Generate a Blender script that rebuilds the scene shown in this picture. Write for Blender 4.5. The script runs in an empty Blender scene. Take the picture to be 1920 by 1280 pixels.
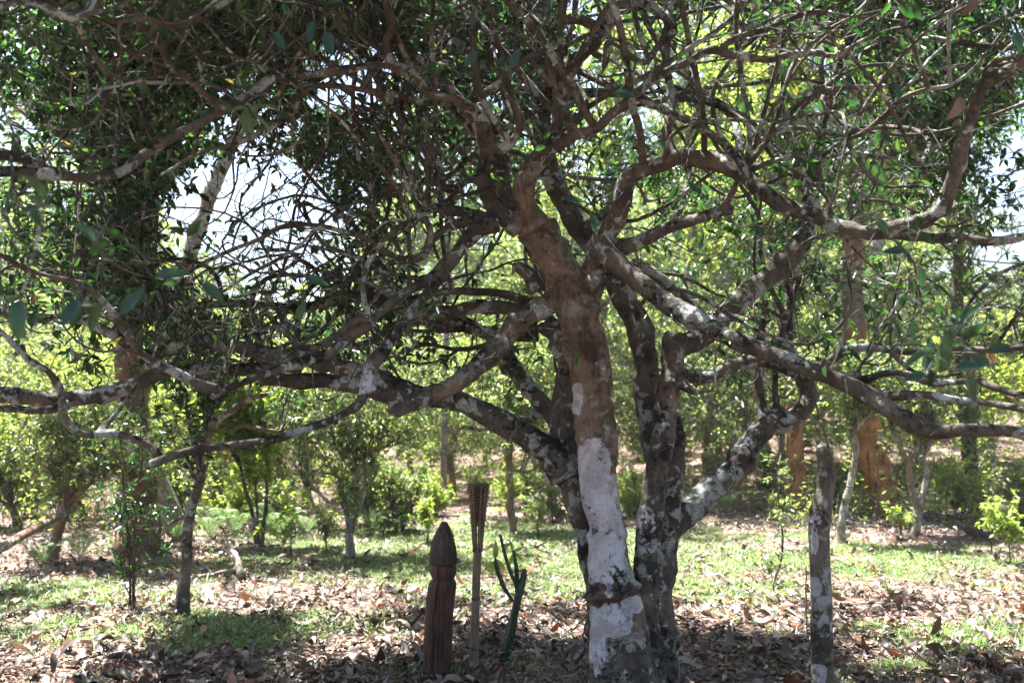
import bpy, math, random
import numpy as np
from mathutils import Vector, Matrix, noise, kdtree

R = math.radians
rng = np.random.default_rng(7)
random.seed(7)
sc = bpy.context.scene
COL = sc.collection

# ------------------------------------------------------------------ camera, sky, sun, exposure
F = 1867.0                      # focal length in pixels of a 1920 px wide frame
PITCH = math.atan(160 / F)      # horizon on row 800
CAM = np.array([0.0, 0.0, 1.5])
cam = bpy.data.cameras.new('camera')
cam.sensor_width = 36.0
cam.lens = 36.0 * F / 1920
cam.clip_start = 0.05
cam.clip_end = 900
cam.dof.use_dof = True
cam.dof.focus_distance = 5.5
cam.dof.aperture_fstop = 2.8
camo = bpy.data.objects.new('camera', cam)
COL.objects.link(camo)
camo.location = CAM
camo.rotation_euler = (R(90) + PITCH, 0, 0)
sc.camera = camo

SUN_EL, SUN_AZ = 68.0, -46.0     # azimuth from +Y (view direction), negative is to the left
w = bpy.data.worlds.new('World'); sc.world = w; w.use_nodes = True
nt = w.node_tree; nt.nodes.clear()
sky = nt.nodes.new('ShaderNodeTexSky'); sky.sky_type = 'NISHITA'; sky.sun_disc = False
sky.sun_elevation = R(SUN_EL); sky.sun_rotation = R(SUN_AZ)
sky.air_density = 1.0; sky.dust_density = 2.5; sky.ozone_density = 1.0
bg = nt.nodes.new('ShaderNodeBackground'); bg.inputs[1].default_value = 0.052
wo = nt.nodes.new('ShaderNodeOutputWorld')
nt.links.new(sky.outputs[0], bg.inputs[0]); nt.links.new(bg.outputs[0], wo.inputs[0])
sl = bpy.data.lights.new('sun', 'SUN'); sl.energy = 5.0; sl.angle = R(0.53); sl.color = (1, 0.97, 0.92)
so = bpy.data.objects.new('sun', sl); COL.objects.link(so)
sd = Vector((math.sin(R(SUN_AZ)) * math.cos(R(SUN_EL)), math.cos(R(SUN_AZ)) * math.cos(R(SUN_EL)), math.sin(R(SUN_EL))))
so.rotation_euler = sd.to_track_quat('Z', 'Y').to_euler()
sc.view_settings.view_transform = 'Standard'
sc.view_settings.look = 'None'
sc.view_settings.exposure = 2.8
sc.view_settings.gamma = 1
sc.view_settings.use_curve_mapping = False
cy = sc.cycles
cy.max_bounces = 7; cy.diffuse_bounces = 3; cy.glossy_bounces = 2; cy.transmission_bounces = 5
cy.transparent_max_bounces = 4; cy.volume_bounces = 0
cy.use_denoising = True
cy.sample_clamp_indirect = 6
cy.caustics_reflective = False; cy.caustics_refractive = False

# ------------------------------------------------------------------ pixel to place
ca, sa = math.cos(PITCH), math.sin(PITCH)
def ray(px, py):
    x = (px - 960) / F; u = -(py - 640) / F
    return np.array([x, ca - u * sa, sa + u * ca])
def at(px, py, Y):
    d = ray(px, py)
    return CAM + d * (Y / d[1])
def project(P):
    d = P - CAM
    f = d[..., 1] * ca + d[..., 2] * sa
    u = -d[..., 1] * sa + d[..., 2] * ca
    f = np.where(f < 0.05, 0.05, f)
    return 960 + F * d[..., 0] / f, 640 - F * u / f, f

def sstep(a, b, x):
    t = np.clip((x - a) / (b - a), 0, 1)
    return t * t * (3 - 2 * t)
def terrain(x, y):
    x = np.asarray(x, float); y = np.asarray(y, float)
    z = 0.030 * np.sin(x * 1.3 + 0.6) * np.cos(y * 0.9) + 0.022 * np.sin(x * 2.9 + y * 2.1) + 0.012 * np.sin(x * 5.3 - y * 4.1 + 1)
    z = z + 0.12 * sstep(13.5, 16, y) * sstep(2, 5, x)
    rise = np.maximum(y - 17, 0)
    z = z + rise * (0.045 + 0.085 * sstep(-3, 9, x)) * np.exp(-rise / 260)
    z = z + 0.25 * np.sin(x * 0.21 + 1) * np.cos(y * 0.17) * sstep(15, 24, y)
    return z
def ground(px, py):
    d = ray(px, py); t = 3.0
    for i in range(400):
        p = CAM + d * t
        if p[2] <= terrain(p[0], p[1]): break
        t += 0.06 if t < 25 else 0.5
    p[2] = float(terrain(p[0], p[1]))
    return p
SUNV = np.array(sd)

# ------------------------------------------------------------------ object helpers
def tag(o, label=None, cat=None, group=None, kind=None):
    if label: o['label'] = label
    if cat: o['category'] = cat
    if group: o['group'] = group
    if kind: o['kind'] = kind
    return o
def empty(name, loc, label=None, cat=None, group=None, rz=0):
    o = bpy.data.objects.new(name, None); COL.objects.link(o)
    o.location = [float(v) for v in loc]; o.rotation_euler = (0, 0, rz); o.empty_display_size = 0.2
    return tag(o, label, cat, group)
def npmesh(name, V, Fa, attr=None, smooth=True):
    """mesh from numpy vertices and a list of face arrays (each n x k)"""
    me = bpy.data.meshes.new(name)
    V = np.ascontiguousarray(V, dtype=np.float32)
    if not isinstance(Fa, list): Fa = [Fa]
    Fa = [np.asarray(f, dtype=np.int32) for f in Fa if len(f)]
    me.vertices.add(len(V)); me.vertices.foreach_set('co', V.ravel())
    li = np.concatenate([f.ravel() for f in Fa])
    tot = np.concatenate([np.full(len(f), f.shape[1], dtype=np.int32) for f in Fa])
    st = np.concatenate([[0], np.cumsum(tot)[:-1]]).astype(np.int32)
    me.loops.add(len(li)); me.loops.foreach_set('vertex_index', li)
    me.polygons.add(len(tot)); me.polygons.foreach_set('loop_start', st)
    me.update(calc_edges=True)
    if smooth: me.shade_smooth()
    for k, v in (attr or {}).items():
        a = me.attributes.new(k, 'FLOAT', 'POINT'); a.data.foreach_set('value', np.ascontiguousarray(v, dtype=np.float32))
    return me
def mobj(name, me, mat=None, parent=None, loc=None):
    if mat is not None and not me.materials: me.materials.append(mat)
    o = bpy.data.objects.new(name, me); COL.objects.link(o)
    if parent is not None:
        o.parent = parent
    if loc is not None: o.location = [float(v) for v in loc]
    return o
def copy_tree(o, parent=None):
    c = o.copy(); COL.objects.link(c)
    if parent is not None: c.parent = parent
    for ch in list(o.children): copy_tree(ch, c)
    return c
def norm(v):
    return v / np.maximum(np.linalg.norm(v, axis=-1, keepdims=True), 1e-9)

class Geo:
    def __init__(s): s.V = []; s.F = {}; s.n = 0; s.A = []
    def add(s, V, Fs, a=None):
        V = np.asarray(V, float).reshape(-1, 3)
        for f in (Fs if isinstance(Fs, list) else [Fs]):
            f = np.asarray(f)
            if len(f): s.F.setdefault(f.shape[1], []).append(f + s.n)
        s.V.append(V); s.n += len(V)
        s.A.append(np.full(len(V), 0.5) if a is None else np.broadcast_to(np.asarray(a, float), (len(V),)))
    def mesh(s, name, origin=(0, 0, 0), smooth=True):
        return npmesh(name, np.concatenate(s.V) - np.asarray(origin, float), [np.concatenate(v) for v in s.F.values()],
                      {'rnd': np.concatenate(s.A)}, smooth)

def tubes(P, Rr, k, a=None, g=None, cap=True):
    """N polylines of equal length as tubes. P (N,m,3), Rr (N,m)"""
    P = np.asarray(P, float); Rr = np.asarray(Rr, float)
    N, m, _ = P.shape
    T = np.empty_like(P); T[:, 1:-1] = P[:, 2:] - P[:, :-2]; T[:, 0] = P[:, 1] - P[:, 0]; T[:, -1] = P[:, -1] - P[:, -2]
    T = norm(T)
    up = np.where(np.abs(T[:, 0, 2:3]) > 0.85, np.array([[1.0, 0, 0]]), np.array([[0, 0, 1.0]]))
    U = np.empty_like(P)
    u = norm(up - T[:, 0] * np.sum(up * T[:, 0], -1, keepdims=True)); U[:, 0] = u
    for i in range(1, m):
        u = norm(u - T[:, i] * np.sum(u * T[:, i], -1, keepdims=True)); U[:, i] = u
    W = np.cross(T, U)
    ang = np.arange(k) * 2 * math.pi / k
    V = P[:, :, None] + Rr[:, :, None, None] * (U[:, :, None] * np.cos(ang)[None, None, :, None] + W[:, :, None] * np.sin(ang)[None, None, :, None])
    V = V.reshape(-1, 3)
    i0 = (np.arange(N)[:, None, None] * m + np.arange(m - 1)[None, :, None]) * k
    j = np.arange(k)[None, None, :]; j2 = (j + 1) % k
    Q = np.stack([i0 + j, i0 + j2, i0 + k + j2, i0 + k + j], -1).reshape(-1, 4)
    Fs = [Q]
    if cap:
        st = np.arange(N) * m * k
        Fs.append(st[:, None] + np.arange(k)[::-1][None]); Fs.append(st[:, None] + (m - 1) * k + np.arange(k)[None])
    av = None if a is None else np.repeat(a, m * k)
    g = g or Geo(); g.add(V, Fs, av); return g

def smooth_line(pts, rad, step):
    """Catmull-Rom through pts, resampled about every step metres"""
    P = np.asarray(pts, float); r = np.asarray(rad, float)
    if len(P) == 2:
        P = np.array([P[0], (P[0] + P[1]) / 2, P[1]]); r = np.array([r[0], (r[0] + r[1]) / 2, r[1]])
    E = np.vstack([2 * P[0] - P[1], P, 2 * P[-1] - P[-2]]); er = np.concatenate([[r[0]], r, [r[-1]]])
    out = []; ro = []
    for i in range(1, len(E) - 2):
        n = max(1, int(round(np.linalg.norm(E[i + 1] - E[i]) / step)))
        for t in np.arange(n) / n:
            a, b, c, d = E[i - 1], E[i], E[i + 1], E[i + 2]
            out.append(0.5 * (2 * b + (c - a) * t + (2 * a - 5 * b + 4 * c - d) * t * t + (3 * b - a - 3 * c + d) * t ** 3))
            ro.append(er[i] + (er[i + 1] - er[i]) * t)
    out.append(P[-1]); ro.append(r[-1])
    return np.array(out), np.array(ro)

def leaves(C, D, Nn, L, Wd, rnd, g, fold=0.28):
    """N six-point leaves folded along the midrib"""
    N = len(C); D = norm(D); S = norm(np.cross(D, Nn)); U = np.cross(S, D)
    L = np.broadcast_to(L, (N,))[:, None]; Wd = np.broadcast_to(Wd, (N,))[:, None]
    h = fold * Wd
    dr = 0.10 * L
    V = np.stack([C, C + D * L * .30 + S * Wd * .5 + U * h, C + D * L * .68 + S * Wd * .40 + U * (h * .7) - U * dr * .5, C + D * L - U * dr * 1.6,
                  C + D * L * .68 - S * Wd * .40 + U * (h * .7) - U * dr * .5, C + D * L * .30 - S * Wd * .5 + U * h], 1)
    b = np.arange(N)[:, None] * 6
    Fq = np.concatenate([b + np.array([[0, 1, 2, 3]]), b + np.array([[0, 3, 4, 5]])])
    g.add(V.reshape(-1, 3), Fq, np.repeat(rnd, 6))
    return g

def walk(S, D, m, seg, turn, bias=None, zmin=None, rg=rng, guard=None):
    S = np.asarray(S, float); D = norm(np.asarray(D, float)); N = len(S)
    P = np.empty((N, m, 3)); P[:, 0] = S; c = np.zeros((N, 3)); seg = np.broadcast_to(seg, (N,))
    for i in range(1, m):
        c = 0.62 * c + rg.normal(0, turn, (N, 3))
        D = D + c
        if bias is not None: D = D + bias
        if zmin is not None: D[:, 2] += np.clip((zmin + 0.25 - P[:, i - 1, 2]) * 1.2, 0, 0.6)
        if guard is not None: D = D + guard(P[:, i - 1])
        D = norm(D); P[:, i] = P[:, i - 1] + D * seg[:, None]
    return P
def rdir(n, rg=rng):
    return norm(rg.normal(0, 1, (n, 3)))

# ------------------------------------------------------------------ materials
def newmat(name):
    m = bpy.data.materials.new(name); m.use_nodes = True; t = m.node_tree; t.nodes.clear(); return m, t
class NB:
    def __init__(s, t): s.t = t
    def n(s, typ, **kw):
        nd = s.t.nodes.new(typ)
        for k, v in kw.items(): setattr(nd, k, v)
        return nd
    def lk(s, a, b): s.t.links.new(a, b)
    def val(s, inp, v):
        if hasattr(v, 'node'): s.lk(v, inp)
        else: inp.default_value = v
    def math(s, op, a, b=0.0, clamp=False):
        nd = s.n('ShaderNodeMath', operation=op, use_clamp=clamp); s.val(nd.inputs[0], a); s.val(nd.inputs[1], b); return nd.outputs[0]
    def mix(s, f, a, b):
        nd = s.n('ShaderNodeMix', data_type='RGBA'); s.val(nd.inputs[0], f)
        for i, v in ((6, a), (7, b)):
            if hasattr(v, 'node'): s.lk(v, nd.inputs[i])
            else: nd.inputs[i].default_value = (*v, 1)
        return nd.outputs[2]
    def noise(s, vec, scale, detail=4, rough=0.55, dist=0.0):
        nd = s.n('ShaderNodeTexNoise'); s.lk(vec, nd.inputs['Vector']); nd.inputs['Scale'].default_value = scale
        nd.inputs['Detail'].default_value = detail; nd.inputs['Roughness'].default_value = rough; nd.inputs['Distortion'].default_value = dist
        return nd.outputs[0]
    def step(s, v, a, b, lo=0.0, hi=1.0):
        nd = s.n('ShaderNodeMapRange', interpolation_type='SMOOTHSTEP'); s.val(nd.inputs[0], v)
        for i, x in ((1, a), (2, b), (3, lo), (4, hi)): nd.inputs[i].default_value = x
        return nd.outputs[0]
    def ramp(s, f, stops):
        nd = s.n('ShaderNodeValToRGB'); s.lk(f, nd.inputs[0]); cr = nd.color_ramp
        while len(cr.elements) < len(stops): cr.elements.new(0.5)
        for e, (p, c) in zip(cr.elements, stops): e.position = p; e.color = (*c, 1)
        return nd.outputs[0]

def leaf_mat(name, stops, trans=0.42, tcol=(1.0, 1.0, 1.0), rough=0.38, tboost=1.7):
    m, t = newmat(name); b = NB(t)
    at_ = b.n('ShaderNodeAttribute', attribute_name='rnd')
    col = b.ramp(at_.outputs['Fac'], stops)
    p = b.n('ShaderNodeBsdfPrincipled'); b.lk(col, p.inputs['Base Color']); p.inputs['Roughness'].default_value = rough
    tr = b.n('ShaderNodeBsdfTranslucent')
    mx = b.n('ShaderNodeMix', data_type='RGBA', blend_type='MULTIPLY'); mx.inputs[0].default_value = 1
    b.lk(col, mx.inputs[6]); mx.inputs[7].default_value = (tcol[0] * tboost, tcol[1] * tboost, tcol[2] * tboost, 1)
    b.lk(mx.outputs[2], tr.inputs[0])
    ms = b.n('ShaderNodeMixShader'); ms.inputs[0].default_value = trans
    b.lk(p.outputs[0], ms.inputs[1]); b.lk(tr.outputs[0], ms.inputs[2])
    o = b.n('ShaderNodeOutputMaterial'); b.lk(ms.outputs[0], o.inputs[0]); return m

def bark_mat_top(name, c1, c2, z0, z1, g1, g2, **kw):
    return bark_mat(name, c1, c2, top=(z0, z1, g1, g2), **kw)
def bark_mat(name, c1, c2, lichen=(0.46, 0.50, 0.47), amount=0.5, moss=0.5, mosscol=(0.03, 0.028, 0.018), scale=1.0, blobs=None, blobcol=(0.48, 0.485, 0.52), bump=0.9, local=False, crack=0.5, crack_scale=26, top=None, tan=None):
    m, t = newmat(name); b = NB(t)
    if local: vec = b.n('ShaderNodeTexCoord').outputs['Object']
    else: vec = b.n('ShaderNodeNewGeometry').outputs['Position']
    n1 = b.noise(vec, 5 * scale, 5, 0.6)
    n2 = b.noise(vec, 34 * scale, 4, 0.65)
    f = b.math('ADD', b.math('MULTIPLY', n1, 0.7), b.math('MULTIPLY', n2, 0.3))
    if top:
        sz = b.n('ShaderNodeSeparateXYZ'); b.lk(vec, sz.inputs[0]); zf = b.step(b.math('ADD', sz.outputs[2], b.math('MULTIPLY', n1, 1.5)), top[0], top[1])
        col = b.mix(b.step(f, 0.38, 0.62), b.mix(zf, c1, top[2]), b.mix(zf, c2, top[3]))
    else: col = b.mix(b.step(f, 0.38, 0.62), c1, c2)
    tm_ = 0.0
    if tan:
        d = None
        for (c, rr, k) in tan:
            sb = b.n('ShaderNodeVectorMath', operation='SUBTRACT'); b.lk(vec, sb.inputs[0]); sb.inputs[1].default_value = tuple(c)
            dv = b.n('ShaderNodeVectorMath', operation='DIVIDE'); b.lk(sb.outputs[0], dv.inputs[0]); dv.inputs[1].default_value = tuple(rr)
            ln = b.n('ShaderNodeVectorMath', operation='LENGTH'); b.lk(dv.outputs[0], ln.inputs[0])
            x = b.math('SUBTRACT', 1.0, ln.outputs['Value']); d = x if d is None else b.math('MAXIMUM', d, x)
        tm_ = b.step(b.math('ADD', d, b.math('MULTIPLY', b.math('SUBTRACT', b.noise(vec, 10, 5, .65), 0.5), 1.4)), 0.0, 0.25)
        col = b.mix(tm_, col, b.mix(b.step(f, 0.38, 0.62), (0.070, 0.048, 0.033), (0.180, 0.128, 0.092)))
    # reddish stains
    n3 = b.noise(vec, 2.3 * scale, 3)
    col = b.mix(b.step(n3, 0.52, 0.66, 0, 0.6), col, (c1[0] * 1.2, c1[1] * 0.98, c1[2] * 0.85))
    # lichen patches with crisp uneven edges
    nl = b.noise(vec, 11 * scale, 5, 0.62, 0.6)
    nl2 = b.noise(vec, 3.5 * scale, 2)
    lf = b.math('ADD', b.math('MULTIPLY', nl, 0.6), b.math('MULTIPLY', nl2, 0.4))
    th = 0.62 - 0.16 * amount
    lm = b.math('MULTIPLY', b.step(lf, th, th + 0.03), b.step(b.noise(vec, 70 * scale, 4, .7), .36, .52, .35, 1))
    lcol = b.mix(b.step(b.noise(vec, 19 * scale, 3), 0.4, 0.6), lichen, (lichen[0] * 0.72, lichen[1] * 0.82, lichen[2] * 0.74))
    if tan: lm = b.math('MULTIPLY', lm, b.math('SUBTRACT', 1.0, b.math('MULTIPLY', tm_, .6)))
    col = b.mix(b.math('MULTIPLY', lm, 0.9), col, lcol)
    mpc = b.n('ShaderNodeMapping'); mpc.inputs['Scale'].default_value = (1, 1, .22); b.lk(vec, mpc.inputs[0])
    ck = b.noise(mpc.outputs[0], crack_scale, 5, .7)
    col = b.mix(b.step(ck, .36, .47, crack, 0), col, (c1[0] * .3, c1[1] * .3, c1[2] * .3))
    # round lichen spots
    vo = b.n('ShaderNodeTexVoronoi'); b.lk(vec, vo.inputs['Vector']); vo.inputs['Scale'].default_value = 17 * scale
    sp = b.math('MULTIPLY', b.step(b.math('ADD', vo.outputs['Distance'], b.math('MULTIPLY', n2, 0.25)), 0.27, 0.30, 1, 0), b.step(nl, 0.50, 0.56))
    col = b.mix(b.math('MULTIPLY', sp, 0.8), col, (lichen[0] * 1.1, lichen[1] * 1.1, lichen[2] * 1.12))
    if blobs:
        d = None
        dn = b.noise(vec, 14, 5, 0.6); 
        for (c, rr, k) in blobs:
            sb = b.n('ShaderNodeVectorMath', operation='SUBTRACT'); b.lk(vec, sb.inputs[0]); sb.inputs[1].default_value = tuple(c)
            dv = b.n('ShaderNodeVectorMath', operation='DIVIDE'); b.lk(sb.outputs[0], dv.inputs[0]); dv.inputs[1].default_value = tuple(rr)
            ln = b.n('ShaderNodeVectorMath', operation='LENGTH'); b.lk(dv.outputs[0], ln.inputs[0])
            x = b.math('SUBTRACT', 1.0, ln.outputs['Value'])
            d = x if d is None else b.math('MAXIMUM', d, x)
        d = b.math('ADD', d, b.math('MULTIPLY', b.math('SUBTRACT', dn, 0.5), 1.1))
        bm = b.math('MULTIPLY', b.step(d, 0.02, 0.08), b.step(b.noise(vec, 60, 5, .75), .30, .58, .66, 1))
        spots = b.step(b.noise(vec, 42, 3), 0.66, 0.70, 1, 0)
        bm = b.math('MULTIPLY', bm, spots)
        bc0 = b.mix(b.step(b.noise(vec, 6.5, 5, .6), .54, .62), blobcol, (blobcol[0] * .62, blobcol[1] * .54, blobcol[2] * .48))
        bc = b.mix(b.step(b.noise(vec, 9, 4), 0.35, 0.65), bc0, (blobcol[0] * .68, blobcol[1] * .64, blobcol[2] * .64))
        col = b.mix(bm, col, bc)
    # dark crust, mostly on surfaces that face up
    nm = b.noise(vec, 22 * scale, 6, 0.75)
    nm2 = b.noise(vec, 4 * scale, 3)
    geo = b.n('ShaderNodeNewGeometry'); sx = b.n('ShaderNodeSeparateXYZ'); b.lk(geo.outputs['Normal'], sx.inputs[0])
    mm = b.math('ADD', b.math('ADD', b.math('MULTIPLY', nm, 0.55), b.math('MULTIPLY', nm2, 0.45)), b.math('MULTIPLY', sx.outputs[2], 0.045))
    tm = 0.66 - 0.14 * moss
    mk = b.step(mm, tm, tm + 0.03)
    if tan: mk = b.math('MULTIPLY', mk, b.math('SUBTRACT', 1.0, b.math('MULTIPLY', tm_, .5)))
    col = b.mix(b.math('MULTIPLY', mk, 0.92), col, mosscol)
    p = b.n('ShaderNodeBsdfPrincipled'); b.lk(col, p.inputs['Base Color']); p.inputs['Roughness'].default_value = 0.85
    p.inputs['Specular IOR Level'].default_value = 0.25
    hh = b.math('ADD', b.math('ADD', b.math('MULTIPLY', n2, 0.6), b.math('MULTIPLY', ck, 1.2 * crack)), b.math('ADD', b.math('MULTIPLY', mk, 0.55), b.math('MULTIPLY', b.noise(vec, 120 * scale, 3), 0.3)))
    bp = b.n('ShaderNodeBump'); bp.inputs['Strength'].default_value = bump; bp.inputs['Distance'].default_value = 0.012 / scale
    b.lk(hh, bp.inputs['Height']); b.lk(bp.outputs[0], p.inputs['Normal'])
    o = b.n('ShaderNodeOutputMaterial'); b.lk(p.outputs[0], o.inputs[0]); return m

M = {}
M['tea_leaf'] = leaf_mat('tea_leaf', [(0, (0.012, 0.034, 0.018)), (0.45, (0.020, 0.052, 0.022)), (0.8, (0.032, 0.075, 0.026)), (0.97, (0.06, 0.11, 0.03)), (1, (0.22, 0.12, 0.05))], 0.34, (1.3, 1.6, 0.6), 0.25)
M['forest_leaf'] = leaf_mat('forest_leaf', [(0, (0.052, 0.086, 0.042)), (0.4, (0.094, 0.134, 0.060)), (0.75, (0.155, 0.188, 0.088)), (0.95, (0.25, 0.24, 0.13)), (1, (0.32, 0.21, 0.13))], 0.40, (1.3, 1.4, 0.65), 0.28, 2.0)
M['light_leaf'] = leaf_mat('light_leaf', [(0, (0.11, 0.15, 0.048)), (0.5, (0.155, 0.21, 0.075)), (1, (0.26, 0.28, 0.10))], 0.5, (1.35, 1.42, 0.55), 0.34, 2.0)
M['grass'] = leaf_mat('grass', [(0, (0.045, 0.12, 0.035)), (0.5, (0.10, 0.18, 0.05)), (0.8, (0.21, 0.24, 0.085)), (1, (0.36, 0.31, 0.18))], 0.30, (1.3, 1.35, 0.7), 0.5, 1.3)
M['litter'] = leaf_mat('litter', [(0, (0.035, 0.026, 0.022)), (0.3, (0.080, 0.060, 0.048)), (0.55, (0.145, 0.115, 0.094)), (0.78, (0.25, 0.21, 0.18)), (0.86, (0.19, 0.075, 0.04)), (0.93, (0.25, 0.09, 0.045)), (1, (0.42, 0.37, 0.32))], 0.12, (1, 0.8, 0.6), 0.48, 1.2)
M['fern'] = leaf_mat('fern', [(0, (0.09, 0.155, 0.07)), (1, (0.18, 0.25, 0.12))], 0.35, (1.2, 1.3, 0.8), 0.45, 1.3)
M['twig'] = bark_mat('twig', (0.030, 0.027, 0.023), (0.092, 0.086, 0.076), (0.42, 0.43, 0.40), 0.55, 0.6, scale=1.5, bump=0.3)
M['pale_bark'] = bark_mat('pale_bark', (0.16, 0.125, 0.10), (0.28, 0.24, 0.20), (0.40, 0.42, 0.40), 0.6, 0.5)
M['dark_bark'] = bark_mat('dark_bark', (0.07, 0.05, 0.035), (0.14, 0.105, 0.075), (0.35, 0.36, 0.33), 0.25, 0.6)
M['red_bark'] = bark_mat('red_bark', (0.12, 0.062, 0.040), (0.22, 0.125, 0.085), (0.26, 0.24, 0.21), 0.25, 0.5, scale=0.8, bump=1, crack=.95, crack_scale=14)
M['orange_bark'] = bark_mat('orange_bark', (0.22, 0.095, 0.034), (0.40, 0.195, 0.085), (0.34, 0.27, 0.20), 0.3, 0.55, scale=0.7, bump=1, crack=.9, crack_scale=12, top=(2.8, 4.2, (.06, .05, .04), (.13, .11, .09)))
M['mid_bark'] = bark_mat('mid_bark', (0.13, 0.08, 0.052), (0.22, 0.155, 0.11), (0.44, 0.42, 0.38), 0.5, 0.45)
def blob(px, py, Y, wx, wz):
    return (at(px, py, Y), (wx * Y / F, 0.30, wz * Y / F), 1)
M['old_bark'] = bark_mat('old_bark', tan=[blob(1110, 700, 5.5, 60, 150), blob(1095, 600, 5.5, 60, 110), blob(1060, 510, 5.5, 55, 90), blob(1005, 420, 5.5, 50, 80), blob(990, 330, 5.4, 36, 70), blob(1160, 1150, 5.5, 80, 60), blob(1150, 900, 5.5, 30, 130), blob(960, 620, 5.4, 60, 50), blob(860, 715, 5.2, 90, 40), blob(1262, 720, 5.8, 26, 60)], c1=(0.036, 0.030, 0.024), c2=(0.118, 0.099, 0.080), lichen=(0.33, 0.35, 0.345), amount=0.60, moss=0.76, mosscol=(0.010, 0.009, 0.007),
    blobs=[blob(1112, 885, 5.45, 42, 70), blob(1135, 985, 5.42, 58, 120), blob(1125, 1045, 5.42, 45, 60), blob(1145, 1165, 5.42, 52, 32), blob(1190, 1137, 5.42, 28, 18),
           blob(1120, 1215, 5.42, 18, 60), blob(1082, 745, 5.45, 14, 34), blob(1213, 978, 5.6, 22, 30), blob(1212, 1025, 5.6, 12, 14), blob(686, 715, 4.85, 20, 26),
           blob(1745, 742, 4.6, 18, 12), blob(1025, 330, 5.9, 22, 36), blob(1320, 650, 5.3, 40, 12), blob(1065, 38, 5.4, 36, 14)])

# ------------------------------------------------------------------ the ground
def axis(lo, hi, c, fine, grow):
    out = [c]; x = c; s = fine
    while x < hi:
        if abs(x - c) > 9: s *= grow
        x += s; out.append(x)
    x = c; s = fine; left = []
    while x > lo:
        if abs(x - c) > 9: s *= grow
        x -= s; left.append(x)
    return np.array(left[::-1] + out)
GB = []   # grass patches: centre, radii, strength
for (px, py, rx, ry, s) in [(400, 1185, 1.25, 0.75, 1.0), (520, 1170, 0.8, 0.5, .8), (90, 1110, 1.6, 1.3, 1.0), (200, 1090, 1.4, 1.0, .6), (880, 1045, 2.6, 2.4, 1.1), (760, 1075, 1.5, 1.2, .9),
                            (980, 1110, 1.2, .8, .6), (1500, 1045, 2.8, 1.4, 1.1), (1350, 1115, 1.1, .8, .8), (1800, 1180, .9, .5, .7), (1620, 1040, 1.6, 1.2, .9), (1880, 1190, .9, .6, .8),
                            (560, 1060, 2.2, 2.2, .5), (1700, 1250, .7, .3, .6), (960, 1010, 4.5, 2.8, 1.0), (1340, 1025, 2.0, 1.6, .7), (60, 1180, .8, .6, .5), (805, 1262, .12, .12, 1.1), (850, 1262, .12, .10, .9), (1540, 1279, .25, .2, .7), (985, 1245, .15, .12, .8), (680, 1210, .9, .4, .4), (1850, 1110, 1.1, .8, .4), (1430, 1190, .8, .4, .3)]:
    g_ = ground(px, py); GB.append((g_[0], g_[1], rx, ry, s))
def vnoise(x, y, sc_, seed=0.0):
    return np.array([noise.noise(Vector((float(a) * sc_, float(b) * sc_, seed))) for a, b in zip(x, y)])
def grassmask(x, y):
    m = np.zeros_like(x)
    for (cx, cyy, rx, ry, s) in GB:
        m = np.maximum(m, s * np.exp(-((x - cx) / rx) ** 2 - ((y - cyy) / ry) ** 2))
    m = m + 0.10 + 0.25 * sstep(15, 18, y)
    n = vnoise(x, y, 1.1, 3.3) * 0.5 + vnoise(x, y, 3.4, 9.1) * 0.45
    return np.clip((m + n * 0.95 - 0.26) * 1.5, 0, 1)
xs = axis(-90, 90, 0, 0.13, 1.09); ys = axis(-30, 160, 9.5, 0.13, 1.09)
X, Y_ = np.meshgrid(xs, ys); Z = terrain(X, Y_)
gx, gy = X.ravel(), Y_.ravel()
gm = grassmask(gx, gy)
Zr = Z.ravel() + 0.012 * vnoise(gx, gy, 5.0, 1.0) * (np.abs(gy - 9.5) < 9)
nx, ny = len(xs), len(ys)
ii = (np.arange(ny - 1)[:, None] * nx + np.arange(nx - 1)[None]).ravel()
ground_me = npmesh('ground', np.stack([gx, gy, Zr], 1), np.stack([ii, ii + 1, ii + nx + 1, ii + nx], 1), {'grass': gm})
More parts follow.
